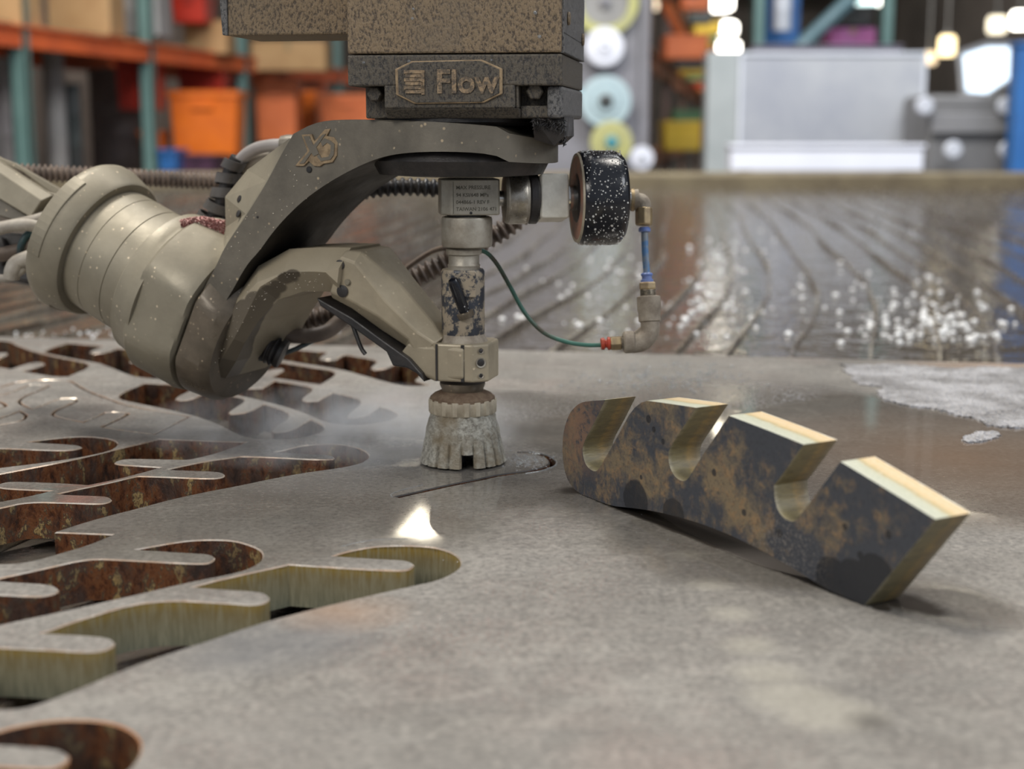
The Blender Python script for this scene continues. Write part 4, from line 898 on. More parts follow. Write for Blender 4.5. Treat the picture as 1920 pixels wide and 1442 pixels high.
hose('blue_drum_tube', 'thin blue-grey tube between the drum cables', [at(128, 424, .965), at(105, 423, .965), at(80, 426, .965), at(52, 440, .965), at(40, 460, .965), at(38, 480, .967)], .0024, m_teal)
dk_ = thing('cable_junction', 'black tangle of junction housing behind the left cables', 'junction box', tuple(at(20, 500, .99)))
mesh('junction_body', *prism([at(x, y, .985) for x, y in [(-60,440),(20,436),(75,440),(110,470),(92,500),(78,540),(30,528),(-60,520)]], AX_F, 0, .04), m_dark, dk_, bevel=.002)
mesh('junction_rib', *prism([at(x, y, .982) for x, y in [(-10,450),(8,445),(20,480),(6,500)]], AX_F, -.004, .01), m_conduit_b, dk_, bevel=.001)
mesh('junction_rib', *prism([at(x, y, .982) for x, y in [(30,500),(60,505),(70,530),(40,525)]], AX_F, -.004, .01), m_conduit_b, dk_, bevel=.001)
# slanted bracket at top left
br = thing('slanted_bracket', 'dusty grey clamp bracket slanting in at the upper left edge', 'bracket', tuple(at(20, 360, .96)))
def SB(x, y): return x/4.807, 260+y/4.807
f_top = [SB(*q) for q in [(-200, 90), (0, 222), (470, 515), (375, 560), (0, 300), (-200, 170)]]
f_frt = [SB(*q) for q in [(-200, 170), (0, 300), (375, 560), (275, 710), (0, 535), (-200, 420)]]
dpt = .955
front = [at(x, y, dpt) for x, y in [SB(-200, 170), SB(375, 560), SB(275, 710), SB(-200, 425)]]
top_in = [at(x, y, dpt+.008) for x, y in [SB(-200, 85), SB(470, 515)]]
vs = front + top_in + [p+AX_F*.03 for p in front[2:]] + [p+AX_F*.022 for p in top_in]
# 0 ful,1 fur,2 flr,3 fll,4 tl,5 tr,6 blr,7 bll,8 btl,9 btr
mesh('block_body', vs, [[0, 1, 2, 3], [0, 4, 5, 1], [4, 8, 9, 5], [3, 2, 6, 7], [1, 5, 9, 6, 2], [0, 3, 7, 8, 4], [7, 6, 9, 8]], m_arm, br, bevel=.0006)
bar = [at(*SB(x, y), .985) for x, y in [(-200, 60), (0, 165), (120, 210), (590, 480), (745, 585), (700, 650), (560, 570), (200, 300), (-200, 130)]]
mesh('flat_bar', *prism(bar, AX_F, 0, .014), m_arm, br, bevel=.0008)
mesh('lower_lip', *prism([at(*SB(x, y), .965) for x, y in [(-200, 425), (0, 535), (275, 710), (200, 760), (0, 700), (-200, 560)]], AX_F, 0, .02), m_arm_dark, br, bevel=.0008)
mesh('hex_nut', *lathe(at(*SB(465, 610), .975), AX_F-AX_R*.4, [(-.006, .0085), (-.005, .0095), (.006, .0095)], 6, .3), m_arm, br, bevel=.0006)

# ------------------------------------------------------------------ motor column
ca = math.radians(-8); CX = Vector((math.cos(ca), math.sin(ca), 0)); CY = Vector((-math.sin(ca), math.cos(ca), 0))
HC = .0565; CC = Vector((-.0226, .843, 0)); FC = CC-CY*HC
def cpt(px, py): return on_plane(px, py, CY, FC)
def cu(px): return (cpt(px, 100)-FC).dot(CX)
def cz(py, px=850): return cpt(px, py).z
col = thing('motor_column', 'square pitted brown motor housing column with cast nameplate', 'machine housing', (CC.x, CC.y, cz(222)))
zA, zB, zC_, zD = cz(100), cz(161), cz(205), cz(221)
def cbox(u0, u1, v0, v1, z0, z1): return box(CC+CX*((u0+u1)/2)+CY*((v0+v1)/2)+ZH*((z0+z1)/2), (u1-u0)/2, (v1-v0)/2, (z1-z0)/2, CX, CY)
mesh('upper_shell', *cbox(-HC, HC, -HC, HC, zA, .42), m_col, col, bevel=.0012, label='pitted brown upper shell')
mesh('side_panel', *cbox(HC-.001, HC+.0012, -HC+.002, HC, zA, .42), m_col_side, col, label='grey pitted side panel')
mesh('side_seam', *cbox(HC+.0011, HC+.0014, -HC+.002, HC, cz(62)-.0004, cz(62)), m_dark, col)
mesh('side_seam', *cbox(HC+.0011, HC+.0014, -HC+.002, HC, cz(98)-.0004, cz(98)), m_dark, col)
for (v_, y_) in ((-HC+.018, 32), (HC-.014, 55)):
    mesh('side_bolt', *lathe(CC+CX*(HC+.0010)+CY*v_+ZH*cz(y_), CX, [(0, .0032), (.0008, .0036), (.0016, .003)], 20), m_col, col, smooth=True)
mesh('lower_cover', *cbox(-HC, HC+.0005, -HC-.0006, HC, zB, zA-.0006), m_col_low, col, bevel=.0010, label='charcoal cast lower cover')
mesh('side_skirt', *cbox(HC-.008, HC+.0006, -HC+.004, HC, cz(222), zB), m_col_side, col, bevel=.002)
mesh('core_block', *cbox(cu(672), HC-.002, -HC+.014, HC-.004, cz(222), zB+.0005), m_col_low, col, bevel=.001)
uL, uR = cu(720), cu(966)
npl = mesh('nameplate_boss', *prism([FC-CY*.0008+CX*a+ZH*z for a, z in ((uL, zB+.0004), (uR, zB+.0004), (uR, cz(203)), (uR-.004, cz(203)), (uL+.004, cz(203)), (uL, cz(203)))], CY, 0, .018), m_col_low, col, bevel=.0008)
# bevelled lower lip
lip = []
for (zz, dv_) in ((cz(203), 0), (cz(203)-.0052, .006)):
    lip.append([FC-CY*.0008+CX*uL+ZH*zz+CY*dv_, FC-CY*.0008+CX*(uR+.002)+ZH*zz+CY*dv_, FC+CX*(uR+.002)+ZH*zz+CY*.02, FC+CX*uL+ZH*zz+CY*.02])
mesh('boss_lip', *loft(lip), m_col_low, col, bevel=.0006)
oc = [(742, 130), (772, 115), (905, 112), (943, 129), (943, 176), (908, 193), (778, 195), (744, 178)]
op = [cpt(x, y) for x, y in oc]
pl = mesh('nameplate', *prism(op, -CY, .0005, .0022), m_tanrim, col, bevel=.0005, label='eight-sided raised nameplate with worn tan rim')
cen = sum(op, Vector())/8
mesh('nameplate_field', *prism([p.lerp(cen, .055) for p in op], -CY, .0015, .0026), m_col_low, pl, bevel=.0002)
text_mesh('nameplate_letters', 'Flow', .0168, cpt(819, 174)-CY*.0027, CX, ZH, m_letter, pl, .0006, bold=.0004, label='raised worn letters')
LG = []
for i in range(6):
    y0 = 133+i*7.4; LG.append(box(cpt(779, y0+2.2)-CY*.0029, .0054-.0007*(i % 2), .0006, .00085, CX, CY))
LG.append(box(cpt(795, 155)-CY*.0029, .0008, .0006, .0062, CX, CY))
mesh('nameplate_logo', *join(*LG), m_letter, pl, label='raised square wave logo')
mesh('hex_bolt', *lathe(cpt(1000, 171)+CY*.008, CY, [(-.004, .004), (-.003, .0046), (.008, .0046)], 6), m_col_low, col, bevel=.0004)
mesh('hex_bolt', *lathe(cpt(697, 176)+CY*.008, CY, [(-.003, .0036), (-.002, .0042), (.008, .0042)], 6), m_col_low, col, bevel=.0004)
mesh('notch_wall', *cbox(cu(966), cu(972), -HC+.001, -HC+.016, cz(203), zB+.0004), m_col_low, col, bevel=.0006)
mesh('right_foot', *cbox(cu(972), HC-.001, -HC+.006, -HC+.03, cz(221), cz(198)), m_col_low, col, bevel=.001)
# shaggy black brush corner
rb = random.Random(5)
def brush():
    c0 = CC+CX*(HC-.006)+CY*(-HC+.016); V, Fc = [], []
    sec_ = []
    for (dx_, z, dd) in ((-.010, cz(219), .0), (.0068, cz(219), .0), (.0068, cz(256), .002), (.001, cz(273), .004), (-.010, cz(262), .008)):
        sec_.append(c0+CX*dx_+CY*(dd-.008)+ZH*z)
    v, f = prism(sec_, CY, 0, .05); V += v; Fc += f
    for i in range(700):
        a_, b_ = rb.random(), rb.random(); p = c0 + CX*(-.010+.0165*a_) + CY*(-.0085+rb.random()*.002+.01*b_*b_) + ZH*(cz(222)+(cz(272)-cz(222))*(b_*(.55+.45*a_)))
        d = Vector((rb.uniform(-1, 1), rb.uniform(-1, -.1), rb.uniform(-1, .3)))*.0022; r_ = .0006
        k = len(V); V += [p+CX*r_, p-CX*r_, p+ZH*r_, p+d]; Fc += [[k, k+1, k+2], [k, k+3, k+1], [k+1, k+3, k+2], [k+2, k+3, k]]
    return V, Fc
mesh('shaggy_seal', *brush(), m_dark, col, label='shaggy black seal at the lower right corner', kind='stuff')
# guard box left of the column
gb = thing('guard_box', 'brown sheet metal guard box hanging left of the motor column', 'machine guard', tuple(at(530, 60, .95)))
g0 = FC + CY*.03
def gp_(px, py, dv=0.): return on_plane(px, py, CY, g0+CY*dv)
mesh('guard_shell', *prism([gp_(425, -120), gp_(654, -120), gp_(654, 64), gp_(425, 67)], CY, 0, .06), m_col, gb, bevel=.001)
mesh('guard_flange', *prism([gp_(402, -120), gp_(424, -120), gp_(428, 67), gp_(418, 66)], CY, -.001, .003), m_col_side, gb, bevel=.0004, label='thin bent flange')
mesh('bearing_ring', *lathe(Vector((TIP.x, TIP.y, 0)), ZH, [(cz(236), .03), (cz(236), .046), (cz(229), .048), (cz(218), .048), (cz(217), .03)], 64), m_dark, col, smooth=True, label='dark bearing ring under the column')
# beads of water on the column face
bd = []
rb = random.Random(11)
for (px, py) in ((683, 118), (811, 133), (812, 145), (877, 123), (873, 131), (855, 173), (795, 172), (881, 191), (936, 147), (1004, 24), (776, 17), (774, 35), (886, 172), (1012, 69), (768, 116), (922, 113)):
    bd.append((cpt(px, py)-CY*.0015, rb.uniform(.0006, .0011)))
V, Fc = [], []
for p, r_ in bd:
    v, f = lathe(p, -CY, [(-.001, r_*.9), (r_*.2, r_), (r_*.6, r_*.75), (r_*.9, r_*.2)], 10); k = len(V); V += v; Fc += [[i+k for i in q] for q in f]
mesh('water_beads', V, Fc, m_drop, col, smooth=True, kind='stuff')
# grit and droplets resting on the arms (one scatter per arm)
def scatter(parent, poly, v_, cnt, seed, mat, rmin=.0002, rmax=.0007):
    r2 = random.Random(seed); V, Fc = [], []; xs_ = [p[0] for p in poly]; ys_ = [p[1] for p in poly]
    for i in range(cnt):
        x = r2.uniform(min(xs_), max(xs_)); y = r2.uniform(min(ys_), max(ys_))
        if not inpoly(x, y, poly): continue
        u, z = uz(x, y, v_); r_ = r2.uniform(rmin, rmax)*r2.random()+rmin
        v, f = lathe(WP(u, z, v_), -VH, [(-.0003, r_), (r_*.4, r_*.8), (r_*.7, r_*.2)], 5, r2.random()); k = len(V); V += v; Fc += [[a+k for a in q] for q in f]
    mesh('grit_specks', V, Fc, mat, parent, kind='stuff')
m_speck = MAT('sand_speck', (.50, .42, .30), (.6, .56, .5), 500, .5)
scatter(wrist, [(550,255),(600,230),(960,250),(960,288),(800,280),(700,292),(600,350),(500,440),(440,520),(340,640),(425,465),(500,345)], -WV-.0001, 620, 1, m_speck, .00012, .00045)
scatter(low, [(470,510),(605,512),(605,548),(545,548),(500,565),(430,640),(400,690),(400,620)], -.0363, 260, 2, m_speck, .0001, .00028)

# ------------------------------------------------------------------ foam on the plate, right
def foam_mesh(poly, cell, seed):
    r2 = random.Random(seed); P = [Vector(ground(*q)[:2]) for q in poly]; PP = [(p.x, p.y) for p in P]
    xa, xb = min(p.x for p in P), max(p.x for p in P); ya, yb = min(p.y for p in P), max(p.y for p in P)
    nx = int((xb-xa)/cell)+1; ny = int((yb-ya)/cell)+1; idx = {}; V = []; Fc = []
    for j in range(ny+1):
        for i in range(nx+1):
            x = xa+i*cell; y = ya+j*cell
            w_ = noise.noise(Vector((x*30, y*30, 0)))*.018
            if inpoly(x+w_, y+w_, PP):
                d = min((Vector((x, y))-p).length for p in P)
                h = .0006+.0016*abs(noise.noise(Vector((x*120, y*120, 3))))+.001*abs(noise.noise(Vector((x*400, y*400, 1))))
                idx[(i, j)] = len(V); V.append(Vector((x+r2.uniform(-.3, .3)*cell, y+r2.uniform(-.3, .3)*cell, h)))
    for (i, j), a in idx.items():
        b, c, d = idx.get((i+1, j)), idx.get((i+1, j+1)), idx.get((i, j+1))
        if b is not None and c is not None and d is not None: Fc.append([a, b, c, d])
    cnt = {}
    for q in Fc:
        for a, b in zip(q, q[1:]+q[:1]): cnt[(a, b)] = 1
    for (a, b) in list(cnt):
        if (b, a) not in cnt:
            k = len(V); V += [Vector((V[a].x, V[a].y, 0)), Vector((V[b].x, V[b].y, 0))]; Fc.append([b, a, k, k+1])
    return V, Fc
s = NT('grey_white_foam'); n_ = s.voro(330); s.set(s.mix(s.ramp(s.noise(30, 5), [(.4, 0.), (.62, 1.)]), (.46, .46, .48), (.25, .245, .25)), .4); s.bump(n_, 1, .004); m_foam = s.m
foam = mesh('foam_patch', *foam_mesh([(1560, 684), (1950, 692), (1990, 800), (1900, 806), (1840, 790), (1770, 778), (1700, 768), (1655, 752), (1638, 735), (1600, 714)], .0028, 4), m_foam, None, smooth=True)
tag(foam, 'large pale foam patch on the wet plate at the right', 'foam', kind='stuff')
foam = mesh('foam_patch', *foam_mesh([(1798, 822), (1830, 812), (1862, 812), (1875, 820), (1850, 830), (1815, 832)], .0022, 5), m_foam, None, smooth=True)
tag(foam, 'small island of foam just below the large foam patch', 'foam', kind='stuff')

# splash beads on the plate edges
r2 = random.Random(21); sp = []
for _ in range(0):
    x = r2.uniform(1230, 1300); y = 973+(x-1230)*.17+r2.uniform(0, 10); g = ground(x, y); sp.append((g, r2.uniform(.0002, .0005)))
for _ in range(260):
    x = r2.gauss(1240, 90); y = r2.gauss(705, 14)
    if y < 680: continue
    sp.append((ground(x, y), r2.uniform(.0006, .0018)))
for _ in range(200):
    x = r2.gauss(990, 22); y = r2.gauss(864, 7); sp.append((ground(x, y), r2.uniform(.0002, .0008)))
for _ in range(80):
    x = r2.uniform(760, 1300); y = r2.uniform(880, 1300); sp.append((ground(x, y), r2.uniform(.0001, .0004)))
o = drops('plate_droplets', sp, plate, m_drop, kind='stuff')
# droplets / foam on the water at the inner corners of the fresh cut
# water meniscus lens around the kerf start
def ringmesh(path, r_, z, mat, name):
    P = spline([ground(*q)+Vector((0, 0, z)) for q in path], 6); return mesh(name, *tube(P, r_, 8, 0), mat, plate, smooth=True)
ringmesh([(792, 910), (765, 916), (745, 922), (733, 928), (737, 933)], .0005, -.0001, m_drop, 'water_meniscus')
ringmesh([(1000, 850), (1022, 852), (1040, 862), (1042, 872), (1020, 882), (985, 888)], .0006, -.0001, m_drop, 'water_meniscus')
ringmesh([(640, 1025), (668, 1018), (700, 1013), (735, 1011), (765, 1011)], .0005, -.0002, m_drop, 'water_meniscus')

# mist of the jet over the openings
mv = bpy.data.materials.new('jet_mist'); mv.use_nodes = True; nt = mv.node_tree; nt.nodes.clear()
out_ = nt.nodes.new('ShaderNodeOutputMaterial'); vol = nt.nodes.new('ShaderNodeVolumePrincipled'); nt.links.new(vol.outputs[0], out_.inputs['Volume'])
g_ = nt.nodes.new('ShaderNodeNewGeometry'); nz = nt.nodes.new('ShaderNodeTexNoise'); nz.inputs['Scale'].default_value = 30; nz.inputs['Detail'].default_value = 4; nt.links.new(g_.outputs['Position'], nz.inputs['Vector'])
tcd = nt.nodes.new('ShaderNodeTexCoord'); ln = nt.nodes.new('ShaderNodeVectorMath'); ln.operation = 'LENGTH'; nt.links.new(tcd.outputs['Object'], ln.inputs[0])
mr = nt.nodes.new('ShaderNodeMapRange'); mr.inputs['From Min'].default_value = 1.0; mr.inputs['From Max'].default_value = .2; nt.links.new(ln.outputs['Value'], mr.inputs['Value'])
rp = nt.nodes.new('ShaderNodeMapRange'); rp.inputs['From Min'].default_value = .42; rp.inputs['From Max'].default_value = .68; nt.links.new(nz.outputs['Fac'], rp.inputs['Value'])
mu = nt.nodes.new('ShaderNodeMath'); mu.operation = 'MULTIPLY'; nt.links.new(mr.outputs[0], mu.inputs[0]); nt.links.new(rp.outputs[0], mu.inputs[1])
m2 = nt.nodes.new('ShaderNodeMath'); m2.operation = 'MULTIPLY'; nt.links.new(mu.outputs[0], m2.inputs[0]); m2.inputs[1].default_value = 40.0
nt.links.new(m2.outputs[0], vol.inputs['Density']); vol.inputs['Density'].default_value = 1; vol.inputs['Color'].default_value = (.9, .93, .97, 1)
bm = bmesh.new(); bmesh.ops.create_icosphere(bm, subdivisions=3, radius=1); me = bpy.data.meshes.new('jet_mist'); bm.to_mesh(me); bm.free(); me.materials.append(mv)
mist = bpy.data.objects.new('jet_mist', me); COL.objects.link(mist); mist.location = ground(640, 815)+Vector((0, 0, .008)); mist.scale = (.14, .12, .018)
tag(mist, 'thin white mist drifting over the openings left of the nozzle', 'mist', kind='stuff')

# ------------------------------------------------------------------ background: racks, bins, reels, cabinets
C_TEAL = MAT('teal_rack_paint', (.11, .20, .19), (.09, .17, .16), 3, .5); C_ORB = MAT('orange_beam_paint', (.62, .115, .03), (.45, .08, .025), 3, .5)
C_OR = MAT('orange_plastic', (.75, .17, .01), (.62, .13, .01), 4, .45); C_OR2 = MAT('faded_orange_plastic', (.72, .19, .06), (.6, .15, .05), 4, .45)
C_REDB = MAT('red_bin_plastic', (.42, .022, .008), (.32, .018, .008), 4, .45); C_CARD = MAT('cardboard', (.42, .27, .13), (.34, .2, .09), 3, .8)
C_GREYB = MAT('grey_carton', (.30, .30, .30), (.24, .24, .24), 3, .7); C_DK = MAT('dark_drum', (.03, .045, .045), (.04, .04, .04), 3, .5)
C_LG = MAT('light_grey_drum', (.30, .29, .28), (.22, .2, .2), 3, .6); C_YEL = MAT('yellow_plastic', (.62, .42, .03), (.5, .34, .03), 4, .5)
C_BLUE = MAT('blue_paint', (.03, .15, .42), (.03, .12, .34), 3, .45); C_PINK = MAT('magenta_wrap', (.35, .07, .24), (.3, .12, .28), 3, .5)
C_WHITE = MAT('white_sheet', (.62, .65, .72), (.5, .54, .6), 1.2, .35); C_WHITE2 = MAT('white_board', (.80, .83, .92), (.72, .75, .85), 1.2, .5)
C_SHEET = MAT('brushed_steel_sheet', (.44, .46, .49), (.35, .37, .42), 1.5, .4, .2); C_CAB = MAT('grey_machine_paint', (.17, .17, .175), (.13, .13, .13), 2, .5)
C_PALE = MAT('pale_blue_disc', (.45, .58, .62), (.38, .5, .55), 4, .5); C_YG = MAT('yellow_green_disc', (.50, .50, .18), (.42, .42, .2), 4, .5)
C_WOOD = MAT('pallet_wood', (.30, .23, .12), (.22, .16, .09), 3, .8); C_GRN = MAT('green_plastic', (.08, .2, .08), (.07, .16, .08), 4, .5)
C_BOARD = MAT('pegboard_grey', (.24, .24, .27), (.2, .2, .22), 3, .7)
FZ = -1.0
def pillar(parent, x, y, z0, z1, w_, mat, name='upright'):
    mesh(name, *join(bb(x-w_/2, x+w_/2, y-w_*.35, y-w_*.25, z0, z1), bb(x-w_/2, x-w_/2+w_*.12, y-w_*.35, y+w_*.35, z0, z1), bb(x+w_/2-w_*.12, x+w_/2, y-w_*.35, y+w_*.35, z0, z1), bb(x-w_*.7, x+w_*.7, y-w_*.6, y+w_*.6, z0, z0+.012)), mat, parent)
def beam(parent, a, b, h, t, mat, name='beam'):
    a = Vector(a); b = Vector(b); d = (b-a).normalized(); s_ = Vector((-d.y, d.x, 0)).normalized(); c = (a+b)/2; L = (b-a).length/2
    mesh(name, *join(box(c, L, t/2, h/2, d, s_, ZH), box(c+ZH*h*.55-s_*t*.2, L, t*.75, h*.06, d, s_, ZH)), mat, parent)
def W3(px, py, D): p = at(px, py, D); return p
# left pallet rack
rk = thing('pallet_rack', 'long pallet rack with teal uprights and orange beams at left', 'rack', (-2.5, 8, FZ))
def RL(t): return Vector((-2.55+.985*t, 8+6*t, 0))
def tpx(px): k = (px-960)/F_PX; return (k*8+2.55)/(.985-6*k)
for px in (57, 290, 465, 640):
    p = RL(tpx(px)); pillar(rk, p.x, p.y, FZ, 2.6, .095, C_TEAL)
    pillar(rk, p.x-1.0, p.y+.35, FZ, 2.6, .095, C_TEAL)
for h_ in (.655, 1.9):
    a = RL(-.75); b = RL(1.45)
    beam(rk, a+ZH*h_-Vector((0, .06, 0)), b+ZH*h_-Vector((0, .06, 0)), .10, .05, C_ORB); beam(rk, a+ZH*h_+Vector((-1.0, .35, 0)), b+ZH*h_+Vector((-1.0, .35, 0)), .10, .05, C_ORB)
    dd = (b-a).normalized(); s_ = Vector((-dd.y, dd.x, 0))
    for i in range(7):
        t0 = -.72+i*.31; pa_ = RL(t0); pb_ = RL(t0+.28)
        mesh('deck_board', *[q for q in prism([pa_+ZH*(h_+.05), pb_+ZH*(h_+.05), pb_+Vector((-1.0, .35, h_+.05)), pa_+Vector((-1.0, .35, h_+.05))], ZH, 0, .03)], C_WOOD, rk)
def bin_(name, label, cat, px0, px1, py0, py1, D, mat, dep=.35, style='bin', group=None, to_floor=False):
    a = at(px0, py1, D); b = at(px1, py0, D); x0_, x1_ = a.x, b.x; z0_, z1_ = a.z, b.z; y_ = (a.y+b.y)/2
    t = thing(name, label, cat, ((x0_+x1_)/2, y_+dep/2, z0_), group); w_ = x1_-x0_; h_ = z1_-z0_
    if style == 'bin':
        lo_ = [Vector((x0_+w_*.05, y_+.02, z0_)), Vector((x1_-w_*.05, y_+.02, z0_)), Vector((x1_-w_*.05, y_+dep-.02, z0_)), Vector((x0_+w_*.05, y_+dep-.02, z0_))]
        hi_ = [Vector((x0_, y_, z1_)), Vector((x1_, y_, z1_)), Vector((x1_, y_+dep, z1_)), Vector((x0_, y_+dep, z1_))]
        mesh('bin_body', *loft([lo_, hi_]), mat, t, bevel=.01)
        mesh('rim', *join(bb(x0_-.01, x1_+.01, y_-.012, y_+.004, z1_-h_*.1, z1_), bb(x0_-.01, x1_+.01, y_+dep-.004, y_+dep+.012, z1_-h_*.1, z1_), bb(x0_-.012, x0_+.004, y_, y_+dep, z1_-h_*.1, z1_), bb(x1_-.004, x1_+.012, y_, y_+dep, z1_-h_*.1, z1_)), mat, t)
        mesh('handle', *bb((x0_+x1_)/2-w_*.15, (x0_+x1_)/2+w_*.15, y_-.018, y_, z1_-h_*.28, z1_-h_*.2), mat, t)
    elif style == 'carton':
        mesh('carton_body', *bb(x0_, x1_, y_, y_+dep, z0_, z1_), mat, t, bevel=.004)
        mesh('lid_flap', *join(bb(x0_, (x0_+x1_)/2-.004, y_, y_+dep, z1_, z1_+.006), bb((x0_+x1_)/2+.004, x1_, y_, y_+dep, z1_, z1_+.006)), mat, t)
        mesh('tape_strip', *bb((x0_+x1_)/2-.02, (x0_+x1_)/2+.02, y_-.002, y_, z1_-h_*.3, z1_), C_WOOD, t)
    elif style == 'drum':
        r_ = w_/2; mesh('drum_shell', *lathe(Vector(((x0_+x1_)/2, y_+r_, z0_)), ZH, [(0, r_*.96), (.01, r_), (h_*.33, r_), (h_*.35, r_*1.04), (h_*.37, r_), (h_*.66, r_), (h_*.68, r_*1.04), (h_*.7, r_), (h_-.01, r_), (h_, r_*.96)], 28), mat, t, smooth=True)
        mesh('drum_lid', *lathe(Vector(((x0_+x1_)/2, y_+r_, z1_-.01)), ZH, [(0, r_*1.03), (.018, r_*1.03), (.02, r_*.9), (.012, r_*.88)], 28), mat, t, smooth=True)
    return t
bin_('storage_bin', 'red storage bin hanging under the orange beam left of the orange bins', 'bin', 216, 288, 108, 206, 9.6, C_REDB)
bin_('storage_bin', 'large saturated orange bin, leftmost of the orange bins', 'bin', 318, 446, 170, 292, 10.0, C_OR)
bin_('storage_bin', 'dark red bin behind and above the large orange bin', 'bin', 330, 420, 118, 172, 10.6, C_REDB)
bin_('storage_bin', 'faded orange bin right of the second rack upright', 'bin', 478, 556, 150, 268, 11.6, C_OR2)
bin_('storage_bin', 'narrow orange bin between the two faded orange bins', 'bin', 560, 592, 170, 262, 12.4, C_OR)
bin_('storage_bin', 'faded orange bin farthest right on the left rack', 'bin', 598, 700, 176, 262, 12.0, C_OR2)
bin_('storage_bin', 'small orange tub low on the rack left of the large orange bin', 'bin', 262, 296, 246, 300, 9.9, C_OR)
bin_('storage_carton', 'tan cardboard carton on the upper shelf next to the first upright', 'carton', 88, 205, -60, 64, 8.7, C_CARD, style='carton')
bin_('storage_carton', 'grey carton on the upper shelf right of the tan carton', 'carton', 210, 296, -60, 66, 9.3, C_GREYB, style='carton')
bin_('storage_carton', 'beige carton on the upper shelf seen below the guard box', 'carton', 470, 610, 78, 132, 11.2, C_CARD, style='carton')
bin_('storage_carton', 'small tan carton on the upper shelf left of the guard box', 'carton', 345, 425, 40, 100, 10.3, C_CARD, style='carton')
bin_('storage_bin', 'red bin on the upper shelf left of the guard box', 'bin', 320, 385, -10, 42, 10.0, C_REDB)
bin_('storage_carton', 'pale carton at the top left corner of the frame', 'carton', -60, 38, -60, 55, 7.6, C_CARD, style='carton')
bin_('steel_drum', 'light grey drum at the far left below the beam', 'drum', -50, 40, 110, 330, 8.2, C_LG, style='drum')
bin_('steel_drum', 'second light grey drum just right of the first teal upright', 'drum', 78, 118, 100, 330, 8.8, C_LG, style='drum')
bin_('steel_drum', 'narrow dark teal cylinder right of the grey drums', 'cylinder', 120, 150, 160, 330, 8.9, C_DK, style='drum')
bin_('steel_drum', 'grey-brown drum under the red bin', 'drum', 158, 252, 130, 330, 10.4, MAT('brown_drum', (.17, .14, .13), (.12, .1, .1), 3, .6), style='drum')
bin_('storage_bin', 'small blue tub below the large orange bin', 'bin', 296, 330, 280, 322, 9.4, C_BLUE)
bin_('storage_bin', 'dark purple bin below the large orange bin', 'bin', 336, 400, 290, 330, 9.6, MAT('purple_plastic', (.08, .03, .07), (.06, .03, .05), 4, .5))
bin_('storage_bin', 'yellow tub low behind the drum of the robot', 'bin', 140, 176, 345, 372, 7.2, C_YEL)
bin_('storage_bin', 'second yellow tub low behind the drum of the robot, to the right', 'bin', 268, 300, 340, 372, 7.2, C_YEL)
pal = thing('wooden_pallet', 'wooden pallet stack beyond the tank behind the cable wrap', 'pallet', tuple(at(380, 410, 6.6)))
for i in range(3):
    a = at(250, 362+i*13, 6.4); b = at(520, 352+i*13, 6.4); mesh('pallet_board', *bb(a.x, b.x, a.y, a.y+.6, a.z-.012, a.z+.012), C_WOOD, pal)
    for px in (270, 325, 450, 505): q = at(px, 368+i*13, 6.4); mesh('pallet_block', *bb(q.x-.04, q.x+.04, a.y, a.y+.6, a.z-.035, a.z-.012), C_WOOD, pal)
# reels on a grey board right of the column
brd = thing('reel_board', 'grey upright board carrying round reels right of the motor column', 'board', tuple(at(1140, 320, 9.4)))
a = at(1085, 330, 9.5); b = at(1196, -60, 9.5)
mesh('board_panel', *bb(a.x-.7, b.x, a.y, a.y+.04, -1, b.z), C_BOARD, brd, bevel=.006); mesh('board_post', *bb(b.x, b.x+.06, a.y-.03, a.y+.05, -1, b.z), C_BOARD, brd, bevel=.004)
def reel(label, px, py, r_px, mat, hub, hubr, D=9.3, ringonly=False):
    c = at(px, py, D); r_ = r_px/F_PX*D; t = thing('hose_reel', label, 'reel', tuple(c)); ax_ = Vector((0, -1, 0))
    if ringonly: pr_ = [(0, r_*.72), (0, r_), (.05, r_), (.05, r_*.72), (0, r_*.72)]
    else: pr_ = [(0, r_*.2), (0, r_*.96), (.01, r_), (.03, r_), (.035, r_*.9), (.03, r_*.55), (.05, r_*.5)]
    mesh('reel_disc', *lathe(c, ax_, pr_, 40), mat, t, smooth=True)
    if ringonly: mesh('reel_web', *lathe(c, ax_, [(.005, r_*.74), (.02, r_*.74)], 32), C_GREYB, t)
    mesh('reel_hub', *lathe(c, ax_, [(.0, r_*hubr), (.06, r_*hubr), (.066, r_*hubr*.7)], 24), hub, t, smooth=True)
reel('big yellow-green ring reel at the top of the grey board', 1134, 4, 62, C_YG, C_BOARD, .15, ringonly=True)
reel('plain white round reel below the yellow-green ring', 1133, 88, 36, C_WHITE2, C_WHITE, .2)
reel('pale blue round reel with a black hub', 1135, 190, 48, C_PALE, C_DK, .27)
reel('yellow-green round reel with a teal hub low on the board', 1146, 266, 39, C_YG, MAT('teal_hub', (.05, .3, .38), (.05, .25, .3), 4, .5), .3)
reel('small white reel at the foot of the grey board', 1203, 296, 22, C_WHITE2, C_WHITE, .3)
reel('small cyan reel half hidden behind the column', 1084, 178, 20, MAT('cyan_plastic', (.15, .5, .6), (.12, .4, .5), 4, .5), C_PALE, .3, D=9.45)
